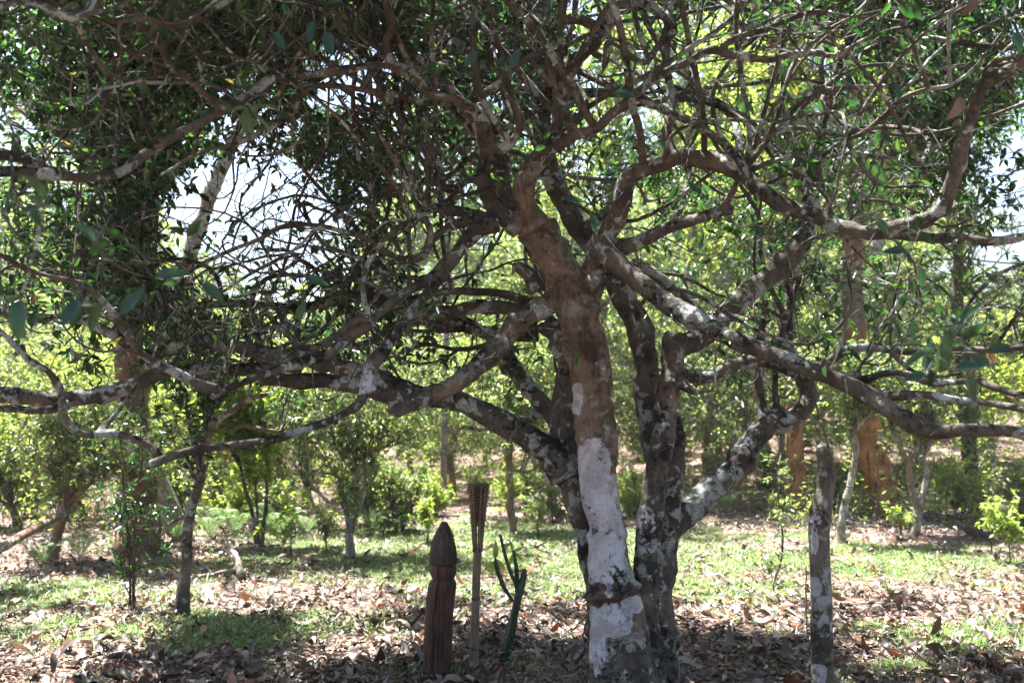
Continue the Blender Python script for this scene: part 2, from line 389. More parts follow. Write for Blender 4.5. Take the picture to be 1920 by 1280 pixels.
def ground_mat():
    m, t = newmat('forest_soil'); b = NB(t)
    vec = b.n('ShaderNodeNewGeometry').outputs['Position']
    ga = b.n('ShaderNodeAttribute', attribute_name='grass').outputs['Fac']
    n1 = b.noise(vec, 2.2, 6, 0.65); n2 = b.noise(vec, 26, 6, 0.7)
    vo = b.n('ShaderNodeTexVoronoi'); b.lk(vec, vo.inputs['Vector']); vo.inputs['Scale'].default_value = 16
    vo.inputs['Randomness'].default_value = 1
    sepc = b.n('ShaderNodeSeparateColor'); b.lk(vo.outputs['Color'], sepc.inputs[0])
    chips = b.ramp(sepc.outputs[0], [(0, (0.07, 0.05, 0.04)), (0.35, (0.15, 0.10, 0.08)), (0.6, (0.26, 0.185, 0.15)), (0.85, (0.36, 0.28, 0.24)), (1, (0.22, 0.10, 0.065))])
    soil = b.mix(b.step(n2, 0.35, 0.65), (0.035, 0.027, 0.021), (0.11, 0.078, 0.058))
    c = b.mix(b.step(n1, 0.38, 0.55, 0.15, 0.8), soil, chips)
    gcol = b.mix(b.step(n2, 0.35, 0.65), (0.045, 0.075, 0.025), (0.12, 0.17, 0.055))
    gf = b.math('MULTIPLY', b.step(b.math('ADD', ga, b.math('MULTIPLY', b.math('SUBTRACT', n2, 0.5), 0.8)), 0.3, 0.8), 0.8)
    c = b.mix(gf, c, gcol)
    p = b.n('ShaderNodeBsdfPrincipled'); b.lk(c, p.inputs['Base Color']); p.inputs['Roughness'].default_value = 0.95
    p.inputs['Specular IOR Level'].default_value = 0.15
    bp = b.n('ShaderNodeBump'); bp.inputs['Strength'].default_value = 0.8; bp.inputs['Distance'].default_value = 0.03
    b.lk(b.math('ADD', n2, b.math('MULTIPLY', vo.outputs['Distance'], 0.4)), bp.inputs['Height']); b.lk(bp.outputs[0], p.inputs['Normal'])
    o = b.n('ShaderNodeOutputMaterial'); b.lk(p.outputs[0], o.inputs[0]); return m
GROUND = tag(mobj('ground', ground_me, ground_mat()), kind='structure')

# ------------------------------------------------------------------ the old tea tree: skeleton read off the photograph
STEM, LIMB = [], []
def pl(lst, pts, y0, y1, ys=None):
    """pts: (px, py, width px); depth runs from y0 to y1 metres"""
    n = len(pts); a = np.array([p[:2] for p in pts], float)
    s = np.concatenate([[0], np.cumsum(np.linalg.norm(np.diff(a, axis=0), axis=1))]); s /= s[-1]
    P = []; r = []
    for i, p in enumerate(pts):
        Y = y0 + (y1 - y0) * s[i] + (ys[i] if ys else 0)
        P.append(at(p[0], p[1], Y)); r.append(p[2] / 2 / F * Y)
    lst.append((np.array(P), np.array(r)))
# stems of the trunk
pl(STEM, [(1170, 1420, 190), (1168, 1330, 150), (1164, 1240, 124), (1158, 1150, 110), (1149, 1105, 98), (1145, 1060, 84), (1134, 990, 68), (1128, 930, 74), (1121, 880, 78), (1117, 800, 80), (1112, 740, 82), (1106, 690, 86), (1095, 640, 86), (1080, 580, 84), (1055, 520, 78), (1030, 470, 76), (1006, 425, 78)], 5.6, 5.6)
pl(STEM, [(1150, 1330, 110), (1135, 1180, 70), (1116, 1100, 40), (1106, 1060, 36), (1095, 990, 42), (1079, 930, 46), (1063, 885, 58), (1056, 820, 58), (1062, 740, 48), (1064, 680, 44), (1050, 630, 44), (1020, 606, 40)], 5.75, 5.85)
pl(STEM, [(1200, 1330, 110), (1200, 1200, 84), (1204, 1120, 54), (1212, 1050, 50), (1219, 1000, 52), (1225, 940, 50), (1230, 890, 48), (1240, 840, 48), (1250, 780, 46), (1256, 720, 46), (1260, 670, 48), (1268, 630, 50)], 5.65, 5.85)
pl(STEM, [(1228, 860, 46), (1218, 800, 46), (1213, 740, 48), (1208, 680, 50), (1202, 620, 54), (1178, 570, 50), (1145, 510, 48), (1100, 445, 48), (1066, 395, 44), (1042, 350, 40), (1025, 300, 42), (1018, 240, 42), (1014, 170, 44), (1012, 100, 52), (1008, 30, 62), (1004, -70, 64)], 5.95, 6.3)
pl(STEM, [(1225, 1330, 110), (1230, 1230, 80), (1236, 1150, 62), (1238, 1090, 54), (1244, 1030, 54), (1262, 985, 58), (1300, 950, 56), (1340, 912, 54), (1380, 870, 52), (1412, 822, 50), (1440, 790, 48)], 5.8, 6.4)
pl(STEM, [(1236, 1060, 50), (1250, 980, 44), (1262, 900, 40), (1268, 840, 34), (1262, 780, 26)], 6.05, 6.15)
pl(STEM, [(1100, 620, 52), (1108, 560, 46), (1116, 510, 52), (1130, 462, 56)], 5.6, 5.6)
# upper trunk
pl(LIMB, [(1006, 430, 70), (984, 385, 50), (984, 345, 48), (1004, 305, 46), (1030, 278, 46), (1052, 255, 44), (1048, 215, 34), (1052, 165, 30), (1078, 120, 32), (1112, 85, 34), (1132, 50, 36), (1168, 10, 36), (1210, -40, 34)], 5.5, 5.2)
pl(LIMB, [(975, 425, 50), (932, 395, 40), (912, 360, 36), (905, 325, 34), (913, 295, 32), (912, 270, 36), (935, 278, 26), (958, 270, 22), (974, 245, 20), (974, 215, 18), (960, 185, 16), (940, 160, 15)], 5.5, 5.2)
pl(LIMB, [(912, 285, 36), (905, 250, 44), (890, 215, 40), (862, 192, 26), (830, 185, 22), (795, 172, 24), (780, 150, 26), (768, 135, 24), (738, 120, 20), (724, 82, 18), (740, 45, 18), (724, 8, 18), (730, -40, 16)], 5.35, 4.8)
pl(LIMB, [(905, 178, 18), (940, 155, 16), (972, 118, 18), (1010, 97, 16), (1040, 85, 14), (1072, 78, 10)], 5.2, 5.0)
pl(LIMB, [(960, 412, 44), (942, 350, 38), (938, 300, 38), (912, 262, 36), (880, 215, 36), (858, 130, 34), (854, 40, 32), (850, -60, 30)], 6.1, 6.2)
pl(LIMB, [(1040, 265, 36), (1080, 252, 26), (1120, 245, 23), (1150, 215, 22), (1190, 180, 21), (1232, 145, 20), (1280, 120, 19), (1330, 92, 20), (1360, 98, 20), (1402, 106, 20), (1445, 110, 19), (1482, 102, 17), (1530, 100, 16), (1566, 106, 13), (1602, 85, 11), (1660, 60, 10), (1730, 44, 9), (1795, 15, 8), (1850, -10, 7)], 5.3, 4.4)
pl(LIMB, [(1352, 90, 17), (1380, 72, 15), (1432, 55, 13), (1500, 30, 14), (1560, 14, 12), (1610, -10, 10)], 4.9, 4.5)
pl(LIMB, [(1402, 60, 12), (1415, 20, 12), (1418, -20, 11)], 4.9, 4.8)
pl(LIMB, [(1200, 0, 26), (1240, 30, 20), (1262, 60, 22), (1230, 90, 18), (1208, 118, 14), (1170, 96, 12), (1140, 80, 11), (1130, 130, 10)], 5.2, 5.0)
pl(LIMB, [(1070, 240, 20), (1062, 205, 22), (1042, 165, 18), (1020, 82, 14)], 5.15, 5.1)
pl(LIMB, [(1128, 58, 26), (1100, 42, 24), (1080, 36, 22), (1055, 40, 20), (1042, 46, 14)], 5.1, 5.0)
# right hub
pl(LIMB, [(1122, 470, 50), (1150, 412, 46), (1165, 375, 44), (1180, 340, 42), (1205, 320, 38), (1240, 308, 34), (1280, 293, 34), (1312, 300, 40), (1345, 306, 40), (1390, 325, 38), (1430, 360, 36), (1470, 385, 36), (1520, 402, 34), (1560, 424, 33), (1610, 435, 30), (1660, 434, 30), (1705, 440, 24), (1770, 447, 22), (1830, 450, 22), (1880, 450, 22), (1950, 436, 20)], 5.6, 4.5)
pl(LIMB, [(1655, 434, 32), (1705, 422, 36), (1745, 405, 34), (1770, 382, 32), (1785, 340, 30), (1800, 290, 29), (1820, 215, 28), (1840, 165, 28), (1880, 138, 26), (1935, 108, 24)], 4.75, 4.3)
pl(LIMB, [(1842, 160, 22), (1858, 120, 18), (1885, 108, 16), (1940, 104, 16)], 4.4, 4.2)
pl(LIMB, [(1255, 296, 30), (1250, 250, 24), (1260, 210, 22), (1256, 170, 20), (1250, 120, 19), (1252, 50, 18), (1256, -30, 18)], 5.35, 5.6)
pl(LIMB, [(1150, 470, 40), (1185, 458, 32), (1222, 440, 29), (1262, 422, 27), (1310, 410, 26), (1350, 398, 24), (1375, 396, 22)], 5.5, 5.3)
pl(LIMB, [(1352, 396, 16), (1368, 370, 15), (1382, 345, 15), (1402, 300, 15), (1416, 270, 14), (1455, 250, 13), (1490, 240, 13), (1550, 250, 12), (1600, 258, 12), (1650, 225, 13), (1680, 195, 12), (1730, 170, 12), (1780, 160, 11), (1830, 125, 10), (1880, 60, 9)], 5.3, 4.8)
pl(LIMB, [(1580, 258, 10), (1605, 295, 10), (1640, 340, 12), (1665, 352, 10), (1710, 350, 9), (1760, 352, 8)], 5.0, 4.8)
pl(LIMB, [(1405, 320, 14), (1440, 305, 13), (1480, 295, 11), (1505, 282, 10)], 5.3, 5.2)
pl(LIMB, [(1120, 465, 52), (1152, 487, 48), (1182, 515, 44), (1222, 547, 44), (1282, 585, 44), (1340, 616, 42), (1380, 640, 42), (1430, 658, 40), (1490, 682, 38), (1540, 702, 36), (1590, 722, 36), (1628, 742, 44), (1662, 762, 42), (1700, 786, 38), (1745, 808, 34), (1805, 804, 30), (1870, 808, 28), (1960, 818, 28)], 5.45, 4.0)
pl(LIMB, [(1740, 806, 28), (1762, 812, 26), (1778, 824, 20)], 4.5, 4.48)
pl(LIMB, [(1630, 748, 32), (1680, 743, 20), (1730, 742, 19), (1780, 747, 18), (1840, 753, 18), (1890, 763, 18), (1960, 776, 18)], 4.75, 4.1)
pl(LIMB, [(1595, 722, 26), (1640, 706, 18), (1672, 699, 17), (1702, 702, 16), (1740, 717, 17), (1800, 716, 16), (1832, 713, 15), (1865, 727, 16), (1900, 738, 17), (1960, 748, 17)], 4.85, 4.0)
pl(LIMB, [(1500, 700, 24), (1545, 684, 22), (1580, 660, 22), (1625, 650, 20), (1670, 656, 18), (1730, 660, 17), (1810, 657, 17), (1880, 656, 15), (1960, 640, 14)], 5.6, 5.2)
pl(LIMB, [(1668, 656, 14), (1690, 680, 12), (1720, 700, 11), (1760, 706, 10), (1800, 700, 9)], 5.3, 5.2)
pl(LIMB, [(1605, 712, 10), (1612, 685, 9), (1635, 660, 9), (1660, 625, 8), (1672, 600, 8), (1676, 560, 7), (1690, 520, 6)], 4.8, 4.7)
pl(LIMB, [(1268, 704, 34), (1300, 704, 30), (1330, 706, 28), (1356, 694, 27), (1390, 682, 28), (1430, 678, 28), (1470, 690, 24), (1510, 704, 22), (1560, 706, 20), (1610, 700, 16)], 5.8, 5.6)
pl(LIMB, [(1276, 718, 26), (1292, 728, 20), (1300, 738, 10)], 5.75, 5.6)
pl(LIMB, [(1438, 792, 44), (1475, 790, 36), (1500, 772, 38), (1515, 748, 40), (1508, 715, 38), (1490, 680, 34), (1478, 640, 28), (1480, 580, 24), (1490, 520, 22)], 6.4, 6.7)
pl(LIMB, [(1435, 795, 34), (1430, 765, 20), (1424, 735, 18), (1420, 690, 18), (1428, 620, 16), (1436, 560, 15)], 6.4, 6.5)
pl(LIMB, [(1450, 785, 24), (1456, 760, 16), (1453, 710, 14), (1462, 640, 14), (1478, 580, 13), (1500, 520, 12)], 6.4, 6.4)
pl(LIMB, [(1265, 650, 50), (1292, 640, 48), (1335, 615, 46), (1368, 582, 46), (1400, 552, 46), (1440, 520, 46), (1482, 482, 44), (1508, 440, 42), (1518, 380, 38), (1530, 325, 34), (1532, 275, 30), (1545, 220, 26), (1560, 150, 22), (1600, 60, 18), (1620, -40, 16)], 5.85, 6.6)
pl(LIMB, [(1150, 500, 34), (1200, 500, 26), (1240, 522, 26), (1272, 550, 24), (1300, 585, 24), (1330, 610, 22)], 6.0, 6.0)
pl(LIMB, [(1104, 540, 34), (1130, 526, 30), (1160, 524, 26), (1182, 540, 22), (1190, 575, 20), (1196, 612, 16)], 5.55, 5.5)
pl(LIMB, [(1520, 300, 18), (1490, 310, 12), (1450, 322, 9)], 6.4, 6.3)
# left: twisted limb in front
pl(LIMB, [(1072, 548, 40), (1035, 566, 46), (1002, 582, 50), (970, 606, 50), (948, 634, 50), (920, 664, 48), (882, 700, 44), (840, 726, 42), (800, 744, 40), (770, 757, 40), (745, 768, 38), (732, 766, 28)], 5.62, 5.0)
pl(LIMB, [(760, 744, 34), (720, 740, 32), (690, 730, 36), (650, 722, 34), (610, 713, 36), (560, 712, 34), (520, 712, 34), (485, 712, 30)], 5.05, 4.9)
pl(LIMB, [(930, 420, 40), (905, 428, 34), (880, 442, 28), (862, 465, 26), (845, 498, 24), (812, 540, 24), (776, 580, 24), (745, 622, 26), (722, 654, 28), (700, 676, 34), (690, 700, 26), (684, 735, 24), (672, 758, 20), (640, 776, 19), (600, 796, 20), (550, 812, 19), (510, 824, 19), (470, 830, 18), (420, 836, 18), (370, 842, 19), (325, 856, 20), (295, 868, 20), (272, 876, 20)], 5.4, 4.2)
pl(LIMB, [(915, 415, 30), (880, 452, 20), (845, 478, 20), (806, 520, 21), (772, 540, 21), (740, 562, 23), (706, 590, 22), (690, 610, 26), (662, 630, 22), (628, 658, 24), (594, 672, 24), (548, 684, 22), (505, 700, 20), (470, 712, 19), (430, 726, 17), (395, 745, 15)], 5.35, 4.6)
pl(LIMB, [(700, 596, 18), (672, 600, 16), (645, 620, 15), (620, 636, 16), (590, 652, 16), (560, 650, 16), (540, 626, 16), (522, 612, 12), (490, 618, 11), (450, 622, 10), (400, 620, 9)], 4.95, 4.8)
pl(LIMB, [(556, 646, 13), (536, 622, 14), (528, 600, 13), (515, 575, 12), (496, 548, 12), (478, 544, 10), (455, 552, 10), (440, 565, 8)], 4.9, 4.7)
pl(LIMB, [(297, 862, 18), (288, 845, 18), (266, 830, 16), (240, 820, 16), (212, 812, 16), (180, 815, 16), (152, 812, 18), (128, 795, 20), (118, 770, 20), (116, 745, 16), (104, 712, 15), (84, 690, 14), (50, 672, 14), (20, 640, 13), (-20, 600, 12)], 4.3, 3.9)
pl(LIMB, [(185, 812, 15), (205, 790, 12), (222, 770, 12), (238, 750, 12), (250, 735, 12), (256, 718, 10)], 4.2, 4.3)
# arches above
pl(LIMB, [(935, 405, 36), (900, 412, 28), (862, 420, 22), (832, 434, 19), (812, 450, 18), (797, 472, 20), (778, 484, 18), (758, 487, 17), (730, 476, 17), (695, 450, 16), (668, 440, 15), (640, 434, 13), (600, 424, 12), (560, 421, 12), (530, 425, 12), (490, 446, 11), (450, 462, 11), (410, 480, 11), (370, 500, 10), (330, 530, 9)], 5.45, 5.0)
pl(LIMB, [(610, 426, 10), (588, 432, 10), (562, 460, 10), (512, 490, 10), (472, 512, 9), (425, 542, 8), (390, 560, 7)], 5.15, 5.0)
pl(LIMB, [(800, 465, 16), (806, 435, 15), (790, 400, 15), (775, 372, 13), (756, 330, 12), (730, 285, 11), (716, 258, 10), (700, 230, 8)], 5.3, 5.2)
pl(LIMB, [(930, 412, 30), (880, 400, 26), (840, 395, 24), (808, 386, 20), (785, 362, 18), (755, 352, 18), (725, 356, 17), (704, 378, 15), (692, 400, 14), (690, 422, 12), (700, 440, 8)], 5.8, 5.9)
pl(LIMB, [(795, 395, 14), (802, 350, 15), (800, 310, 14), (806, 280, 12), (800, 240, 10), (802, 200, 9)], 5.5, 5.5)
pl(LIMB, [(830, 390, 12), (822, 350, 11), (826, 310, 11), (812, 290, 9)], 5.5, 5.45)
pl(LIMB, [(905, 340, 20), (882, 336, 16), (866, 348, 10)], 5.4, 5.35)
pl(LIMB, [(860, 355, 20), (830, 350, 18), (810, 330, 17), (790, 300, 14), (760, 270, 12), (720, 240, 11), (680, 225, 10), (640, 220, 9)], 5.8, 5.7)
# long horizontal limbs on the left
pl(LIMB, [(1062, 895, 60), (1030, 850, 60), (1000, 828, 56), (950, 795, 52), (900, 770, 48), (850, 750, 46), (800, 742, 42), (740, 720, 40), (700, 702, 38), (650, 692, 38), (610, 680, 38), (560, 668, 36), (500, 660, 34), (450, 652, 34), (410, 645, 34), (370, 640, 32), (320, 650, 30), (280, 665, 28), (240, 648, 26), (195, 618, 25), (150, 600, 24), (90, 600, 20), (30, 590, 18), (-40, 580, 16)], 5.75, 5.7)
pl(LIMB, [(560, 690, 26), (520, 686, 28), (470, 690, 28), (430, 690, 28), (385, 690, 28), (340, 695, 28), (300, 706, 30), (255, 722, 32), (200, 736, 34), (150, 748, 34), (100, 752, 34), (50, 742, 34), (-40, 732, 34)], 5.8, 5.2)
pl(LIMB, [(130, 755, 20), (100, 765, 18), (60, 770, 18), (20, 764, 18), (-40, 762, 18)], 5.3, 5.0)
pl(LIMB, [(430, 728, 20), (385, 724, 24), (355, 712, 22), (315, 690, 20), (285, 675, 20), (262, 660, 18), (240, 630, 17), (222, 600, 16), (200, 572, 15), (185, 555, 14), (150, 530, 13), (100, 520, 12), (50, 505, 12), (0, 478, 12), (-30, 470, 11)], 4.8, 4.2)
pl(LIMB, [(1010, 600, 40), (965, 582, 32), (930, 575, 34), (885, 578, 32), (850, 590, 30), (800, 588, 30), (760, 578, 28), (715, 562, 28), (670, 556, 26), (640, 556, 24), (592, 570, 22), (550, 578, 22), (500, 572, 20), (450, 568, 20), (400, 570, 18), (350, 575, 20), (300, 590, 18), (240, 610, 16)], 6.1, 5.8)
pl(LIMB, [(1000, 570, 24), (960, 556, 20), (920, 548, 19), (870, 546, 18), (830, 547, 18), (790, 556, 16), (740, 568, 14)], 6.0, 5.8)
pl(LIMB, [(1010, 625, 34), (950, 628, 30), (905, 622, 30), (870, 610, 32), (830, 606, 30), (790, 600, 24), (740, 612, 20), (690, 640, 16), (650, 650, 14)], 6.3, 6.2)
pl(LIMB, [(1052, 800, 44), (1030, 770, 42), (1008, 746, 38), (980, 715, 36), (958, 680, 34), (945, 650, 28), (930, 620, 24)], 6.1, 6.4)
pl(LIMB, [(1045, 780, 24), (1020, 775, 22), (1000, 780, 20), (985, 792, 16), (940, 800, 10), (900, 806, 9), (870, 800, 8), (850, 815, 6)], 6.2, 6.5)
pl(LIMB, [(1005, 545, 34), (990, 515, 32), (972, 500, 26), (960, 496, 18)], 5.75, 5.7)
# upper left, nearer to the camera
pl(LIMB, [(785, 160, 20), (745, 128, 16), (700, 122, 17), (640, 132, 19), (600, 137, 19), (550, 143, 20), (505, 152, 22), (475, 172, 22), (445, 192, 24), (412, 210, 22), (370, 236, 22), (322, 260, 22), (282, 284, 22), (240, 315, 23), (205, 328, 24), (150, 333, 24), (100, 325, 26), (68, 308, 26), (40, 295, 26), (0, 290, 24), (-60, 292, 24)], 4.9, 3.4)
pl(LIMB, [(110, 328, 26), (60, 325, 26), (20, 322, 26), (-60, 330, 24)], 3.6, 3.4)
pl(LIMB, [(430, 200, 20), (402, 190, 17), (380, 172, 17), (350, 145, 17), (320, 126, 17), (308, 95, 17), (290, 70, 16), (262, 45, 16), (240, 22, 16), (212, -5, 16), (190, -30, 16)], 4.25, 3.6)
pl(LIMB, [(-30, 20, 16), (20, 8, 16), (60, 8, 17), (100, 22, 19), (138, 36, 20), (165, 22, 20), (178, 0, 18), (180, -30, 18)], 2.6, 2.8)
pl(LIMB, [(176, 0, 15), (190, 25, 15), (215, 42, 15), (245, 40, 14), (275, 36, 15), (322, 50, 17), (358, 44, 18), (390, 22, 18), (430, 0, 17), (470, -20, 16)], 3.2, 4.0)
pl(LIMB, [(146, 45, 11), (162, 85, 10), (190, 122, 10), (215, 142, 9), (280, 154, 10), (330, 156, 9), (370, 150, 8), (425, 124, 10), (462, 116, 10), (500, 135, 10)], 3.0, 4.4)
pl(LIMB, [(355, 50, 14), (330, 70, 12), (290, 88, 11), (245, 112, 11), (215, 142, 10), (202, 180, 9), (184, 220, 9), (160, 240, 8), (120, 242, 7), (80, 235, 7)], 3.9, 4.2)
pl(LIMB, [(212, 165, 9), (222, 225, 9), (218, 270, 9), (214, 310, 8)], 4.2, 3.8)
pl(LIMB, [(838, 186, 22), (785, 190, 18), (720, 175, 14), (660, 165, 14), (600, 160, 15), (566, 175, 15), (546, 214, 15), (520, 232, 14), (480, 256, 13), (430, 274, 13), (395, 278, 10), (350, 300, 9), (300, 330, 8)], 5.3, 5.0)
pl(LIMB, [(640, 165, 12), (690, 170, 12), (740, 200, 11), (770, 240, 10)], 5.2, 5.3)
pl(LIMB, [(700, 450, 9), (650, 470, 8), (600, 500, 8), (560, 520, 8), (520, 500, 7), (480, 440, 7), (450, 400, 7), (455, 360, 6)], 5.4, 5.6)
pl(LIMB, [(740, 560, 10), (690, 530, 9), (640, 520, 10), (580, 500, 11), (540, 470, 10), (500, 470, 9)], 5.7, 5.8)
pl(LIMB, [(1030, 610, 20), (950, 628, 14), (900, 650, 12), (850, 655, 11), (800, 645, 10), (760, 660, 8)], 6.3, 6.5)

# one skin over all stems and limbs, so forks grow together, then cut into its parts
SK = []
def skeleton_mesh():
    V = []; Fq = {4: [], 14: []}; n = 0; K = 14
    g = Geo()
    for bi, (P, r) in enumerate(STEM + LIMB):
        isl = bi >= len(STEM)
        p, rr = smooth_line(P, r, 0.035)
        ph = bi * 3.7
        s = np.arange(len(p)) * 0.035
        amp = np.minimum(rr * 0.42, 0.018)
        jit = np.array([[noise.noise(Vector((ph, q * 4.5, c * 7.1))) for c in range(3)] for q in s])
        p = p + jit * amp[:, None]
        knob = np.array([noise.noise(Vector((ph + 9, q * 7.0, 0))) for q in s])
        knob2 = np.array([max(0, noise.noise(Vector((ph + 19, q * 13.0, 3))) - 0.25) for q in s])
        rr = rr * (0.86 if isl else 0.94) * (1 + 0.14 * knob + 0.8 * knob2)
        if isl: rr[:4] *= np.array([1.22, 1.15, 1.08, 1.03])[:len(rr[:4])]
        rr = np.maximum(rr, 0.0095)
        tubes(p[None], rr[None], K, g=g)
        SK.append((p, rr, bi))
    me = g.mesh('skin')
    o = bpy.data.objects.new('skin', me); COL.objects.link(o)
    md = o.modifiers.new('r', 'REMESH'); md.mode = 'VOXEL'; md.voxel_size = 0.0088; md.use_smooth_shade = True
    ms = o.modifiers.new('s', 'SMOOTH'); ms.iterations = 4; ms.factor = 0.5
    dg = bpy.context.evaluated_depsgraph_get(); dg.update()
    ev = o.evaluated_get(dg).to_mesh()
    nv = len(ev.vertices); co = np.empty(nv * 3, dtype=np.float32); ev.vertices.foreach_get('co', co); co = co.reshape(-1, 3).astype(float)
    no = np.empty(nv * 3, dtype=np.float32); ev.vertex_normals.foreach_get('vector', no); no = no.reshape(-1, 3)
    nl = len(ev.loops); li = np.empty(nl, dtype=np.int32); ev.loops.foreach_get('vertex_index', li)
    nf = len(ev.polygons); assert nl == nf * 4
    fa = li.reshape(-1, 4)
    o.evaluated_get(dg).to_mesh_clear()
    bpy.data.objects.remove(o)
    # bark lumps
    nn = np.array([noise.noise(Vector(c * 9.0)) * 0.55 + noise.noise(Vector(c * 24.0)) * 0.35 + noise.noise(Vector((c[0] * 40, c[1] * 40, c[2] * 14))) * 0.2 for c in co])
    kd = kdtree.KDTree(sum(len(s[0]) for s in SK)); ids = []; rad = []; q = 0
    for p, rr, bi in SK:
        for a, b_ in zip(p, rr):
            kd.insert(Vector(a), q); ids.append(bi); rad.append(b_); q += 1
    kd.balance()
    own = np.empty(nv, dtype=np.int32); rv = np.empty(nv)
    for i in range(nv):
        best = 1e9
        for (_, k, d) in kd.find_n(co[i], 6):
            s_ = d - rad[k]
            if s_ < best: best = s_; own[i] = ids[k]; rv[i] = rad[k]
    co = co + no * (nn * np.minimum(0.015, rv * 0.26))[:, None]
    return co, fa, own, no
CO, FA, OWN, NO = skeleton_mesh()
nS = len(STEM)
base = ground(1190, 1279); base = np.array([at(1185, 1300, 5.7)[0], 5.7, 0.0])
TREE = empty('old_tea_tree', base, 'huge old tea tree with several lichen covered stems and wide gnarled limbs in the middle', 'tree')
fo = OWN[FA[:, 0]]
fo = np.where(fo < nS, -1, fo)
for pid in np.unique(fo):
    sel = FA[fo == pid]
    if len(sel) < 12: continue
    u, inv = np.unique(sel, return_inverse=True)
    me = npmesh('trunk' if pid == -1 else 'branch', CO[u] - base, inv.reshape(-1, 4))
    try: me.normals_split_custom_set_from_vertices([tuple(v) for v in NO[u]]) if False else None
    except Exception: pass
    mobj('trunk' if pid == -1 else 'branch', me, M['old_bark'], TREE)

# ------------------------------------------------------------------ finer branches, twigs and leaves of the old tree
def guard(P):
    d = P - CAM; L = np.linalg.norm(d, axis=1, keepdims=True)
    out = np.where(L < 3.3, d / L * 0.5, 0)
    # stay under a dome round the trunk
    c = P - np.array([0.2, 5.9, 1.5]); rr = np.linalg.norm(c * np.array([0.66, 1, 0.72]), axis=1, keepdims=True)
    return out - np.where(rr > 4.9, c / np.maximum(rr, .1) * 0.35, 0) - np.where(P[:, 2:3] > 5.9, np.array([[0, 0, .4]]), 0)
def sample_on(lines, n, rg, lo=0.15, wfun=None):
    segP, segT, segR = [], [], []
    for p, rr in lines:
        k = int(len(p) * lo)
        if len(p) - k < 2: continue
        segP.append(p[k:-1]); segT.append(norm(p[k + 1:] - p[k:-1])); segR.append(rr[k:-1])
    P = np.concatenate(segP); T = np.concatenate(segT); Rr = np.concatenate(segR)
    wgt = np.ones(len(P)) if wfun is None else wfun(P)
    i = rg.choice(len(P), n, p=wgt / wgt.sum())
    return P[i], T[i], Rr[i]
def side_dir(T, rg, along=0.5, up=0.15):
    r = rdir(len(T), rg); r = norm(r - T * np.sum(r * T, -1, keepdims=True))
    return norm(r + T * along + np.array([0, 0, up]))
limb_lines = [(p, rr) for p, rr, bi in SK if bi >= nS]
axis0 = np.array([0.7, 5.7, 2.0])
# A: sturdy young limbs that carry the crown above and around the frame
n = 85
s, T, r0 = sample_on(limb_lines, n, rng, 0.2, lambda P: ((P[:, 2] > 1.9) + 0.05) * np.where(P[:, 1] < 5.2, .12, 1))
d = side_dir(T, rng, 0.5, 0.45)
A = walk(s, d, 26, rng.uniform(0.06, 0.11, n), 0.13, np.array([0, 0, 0.02]), 1.85, rng, guard)
rA = np.minimum(r0 * 0.6, rng.uniform(0.009, 0.019, n))[:, None] * np.linspace(1, 0.45, 26)[None]
A_lines = [(A[i], rA[i]) for i in range(n)]
# upper dome limbs from high starts (mostly above the frame, they shade the ground)
n2 = 84
th = rng.uniform(0, 2 * math.pi, n2)
s2, T2, r2 = sample_on([(p, rr) for p, rr, bi in SK], n2, rng, 0.0, lambda P: (P[:, 2] > 2.75) * (P[:, 1] > 4.9) * 1.0 + 1e-6)
d2 = np.stack([np.cos(th) * .8, np.sin(th) * .8, rng.uniform(0.8, 1.9, n2)], 1)
B = walk(s2, d2, 42, rng.uniform(0.08, 0.15, n2), 0.09, np.stack([np.cos(th) * .05, np.sin(th) * .05, -.012 + 0 * th], 1), 2.6, rng, guard)
rB = np.minimum(r2 * .8, rng.uniform(0.014, 0.024, n2))[:, None] * np.linspace(1, 0.35, 42)[None]
B_lines = [(B[i], rB[i]) for i in range(n2)]
# limbs that climb from the long side limbs and close the crown overhead
n5 = 42
s5, T5, r5 = sample_on(limb_lines, n5, rng, 0.0, lambda P: (np.abs(P[:, 0] - .6) > 1.1) * (P[:, 1] > 4.4) * (P[:, 2] > 1.8) * np.where(P[:, 0] < 0, 4.0, 1.0) * (P[:, 1] > 4.9) + 1e-6)
E = walk(s5, np.stack([rng.normal(0, .35, n5) + np.sign(s5[:, 0] - .6) * .3, rng.normal(.6, .4, n5), np.ones(n5)], 1), 34, rng.uniform(.07, .12, n5), .10, None, 2.0, rng, guard)
rE = np.minimum(r5 * .6, rng.uniform(.010, .019, n5))[:, None] * np.linspace(1, .35, 34)[None]
B_lines += [(E[i], rE[i]) for i in range(n5)]
def clear_front(W, pr):
    px, py, f = project(W); k = W.shape[1]
    inside = (px > -60) & (px < 1980) & (py > 0) & (py < 900) & (f < 5.5)
    near = np.linalg.norm(W - CAM, axis=2).min(1) < 2.9
    gin = (((px - 470) / 175) ** 2 + ((py - 430) / 140) ** 2 < 1).mean(1) > .12
    near = near | (gin & (rng.random(len(W)) < .6))
    return ~(((inside.sum(1) > k * .25) & (rng.random(len(W)) < pr)) | near)
k_ = clear_front(A, .85); A = A[k_]; rA = rA[k_]; A_lines = [(A[i], rA[i]) for i in range(len(A))]
k_ = clear_front(B, .85); B = B[k_]; rB = rB[k_]; k_ = clear_front(E, .85); E = E[k_]; rE = rE[k_]
B_lines = [(B[i], rB[i]) for i in range(len(B))] + [(E[i], rE[i]) for i in range(len(E))]
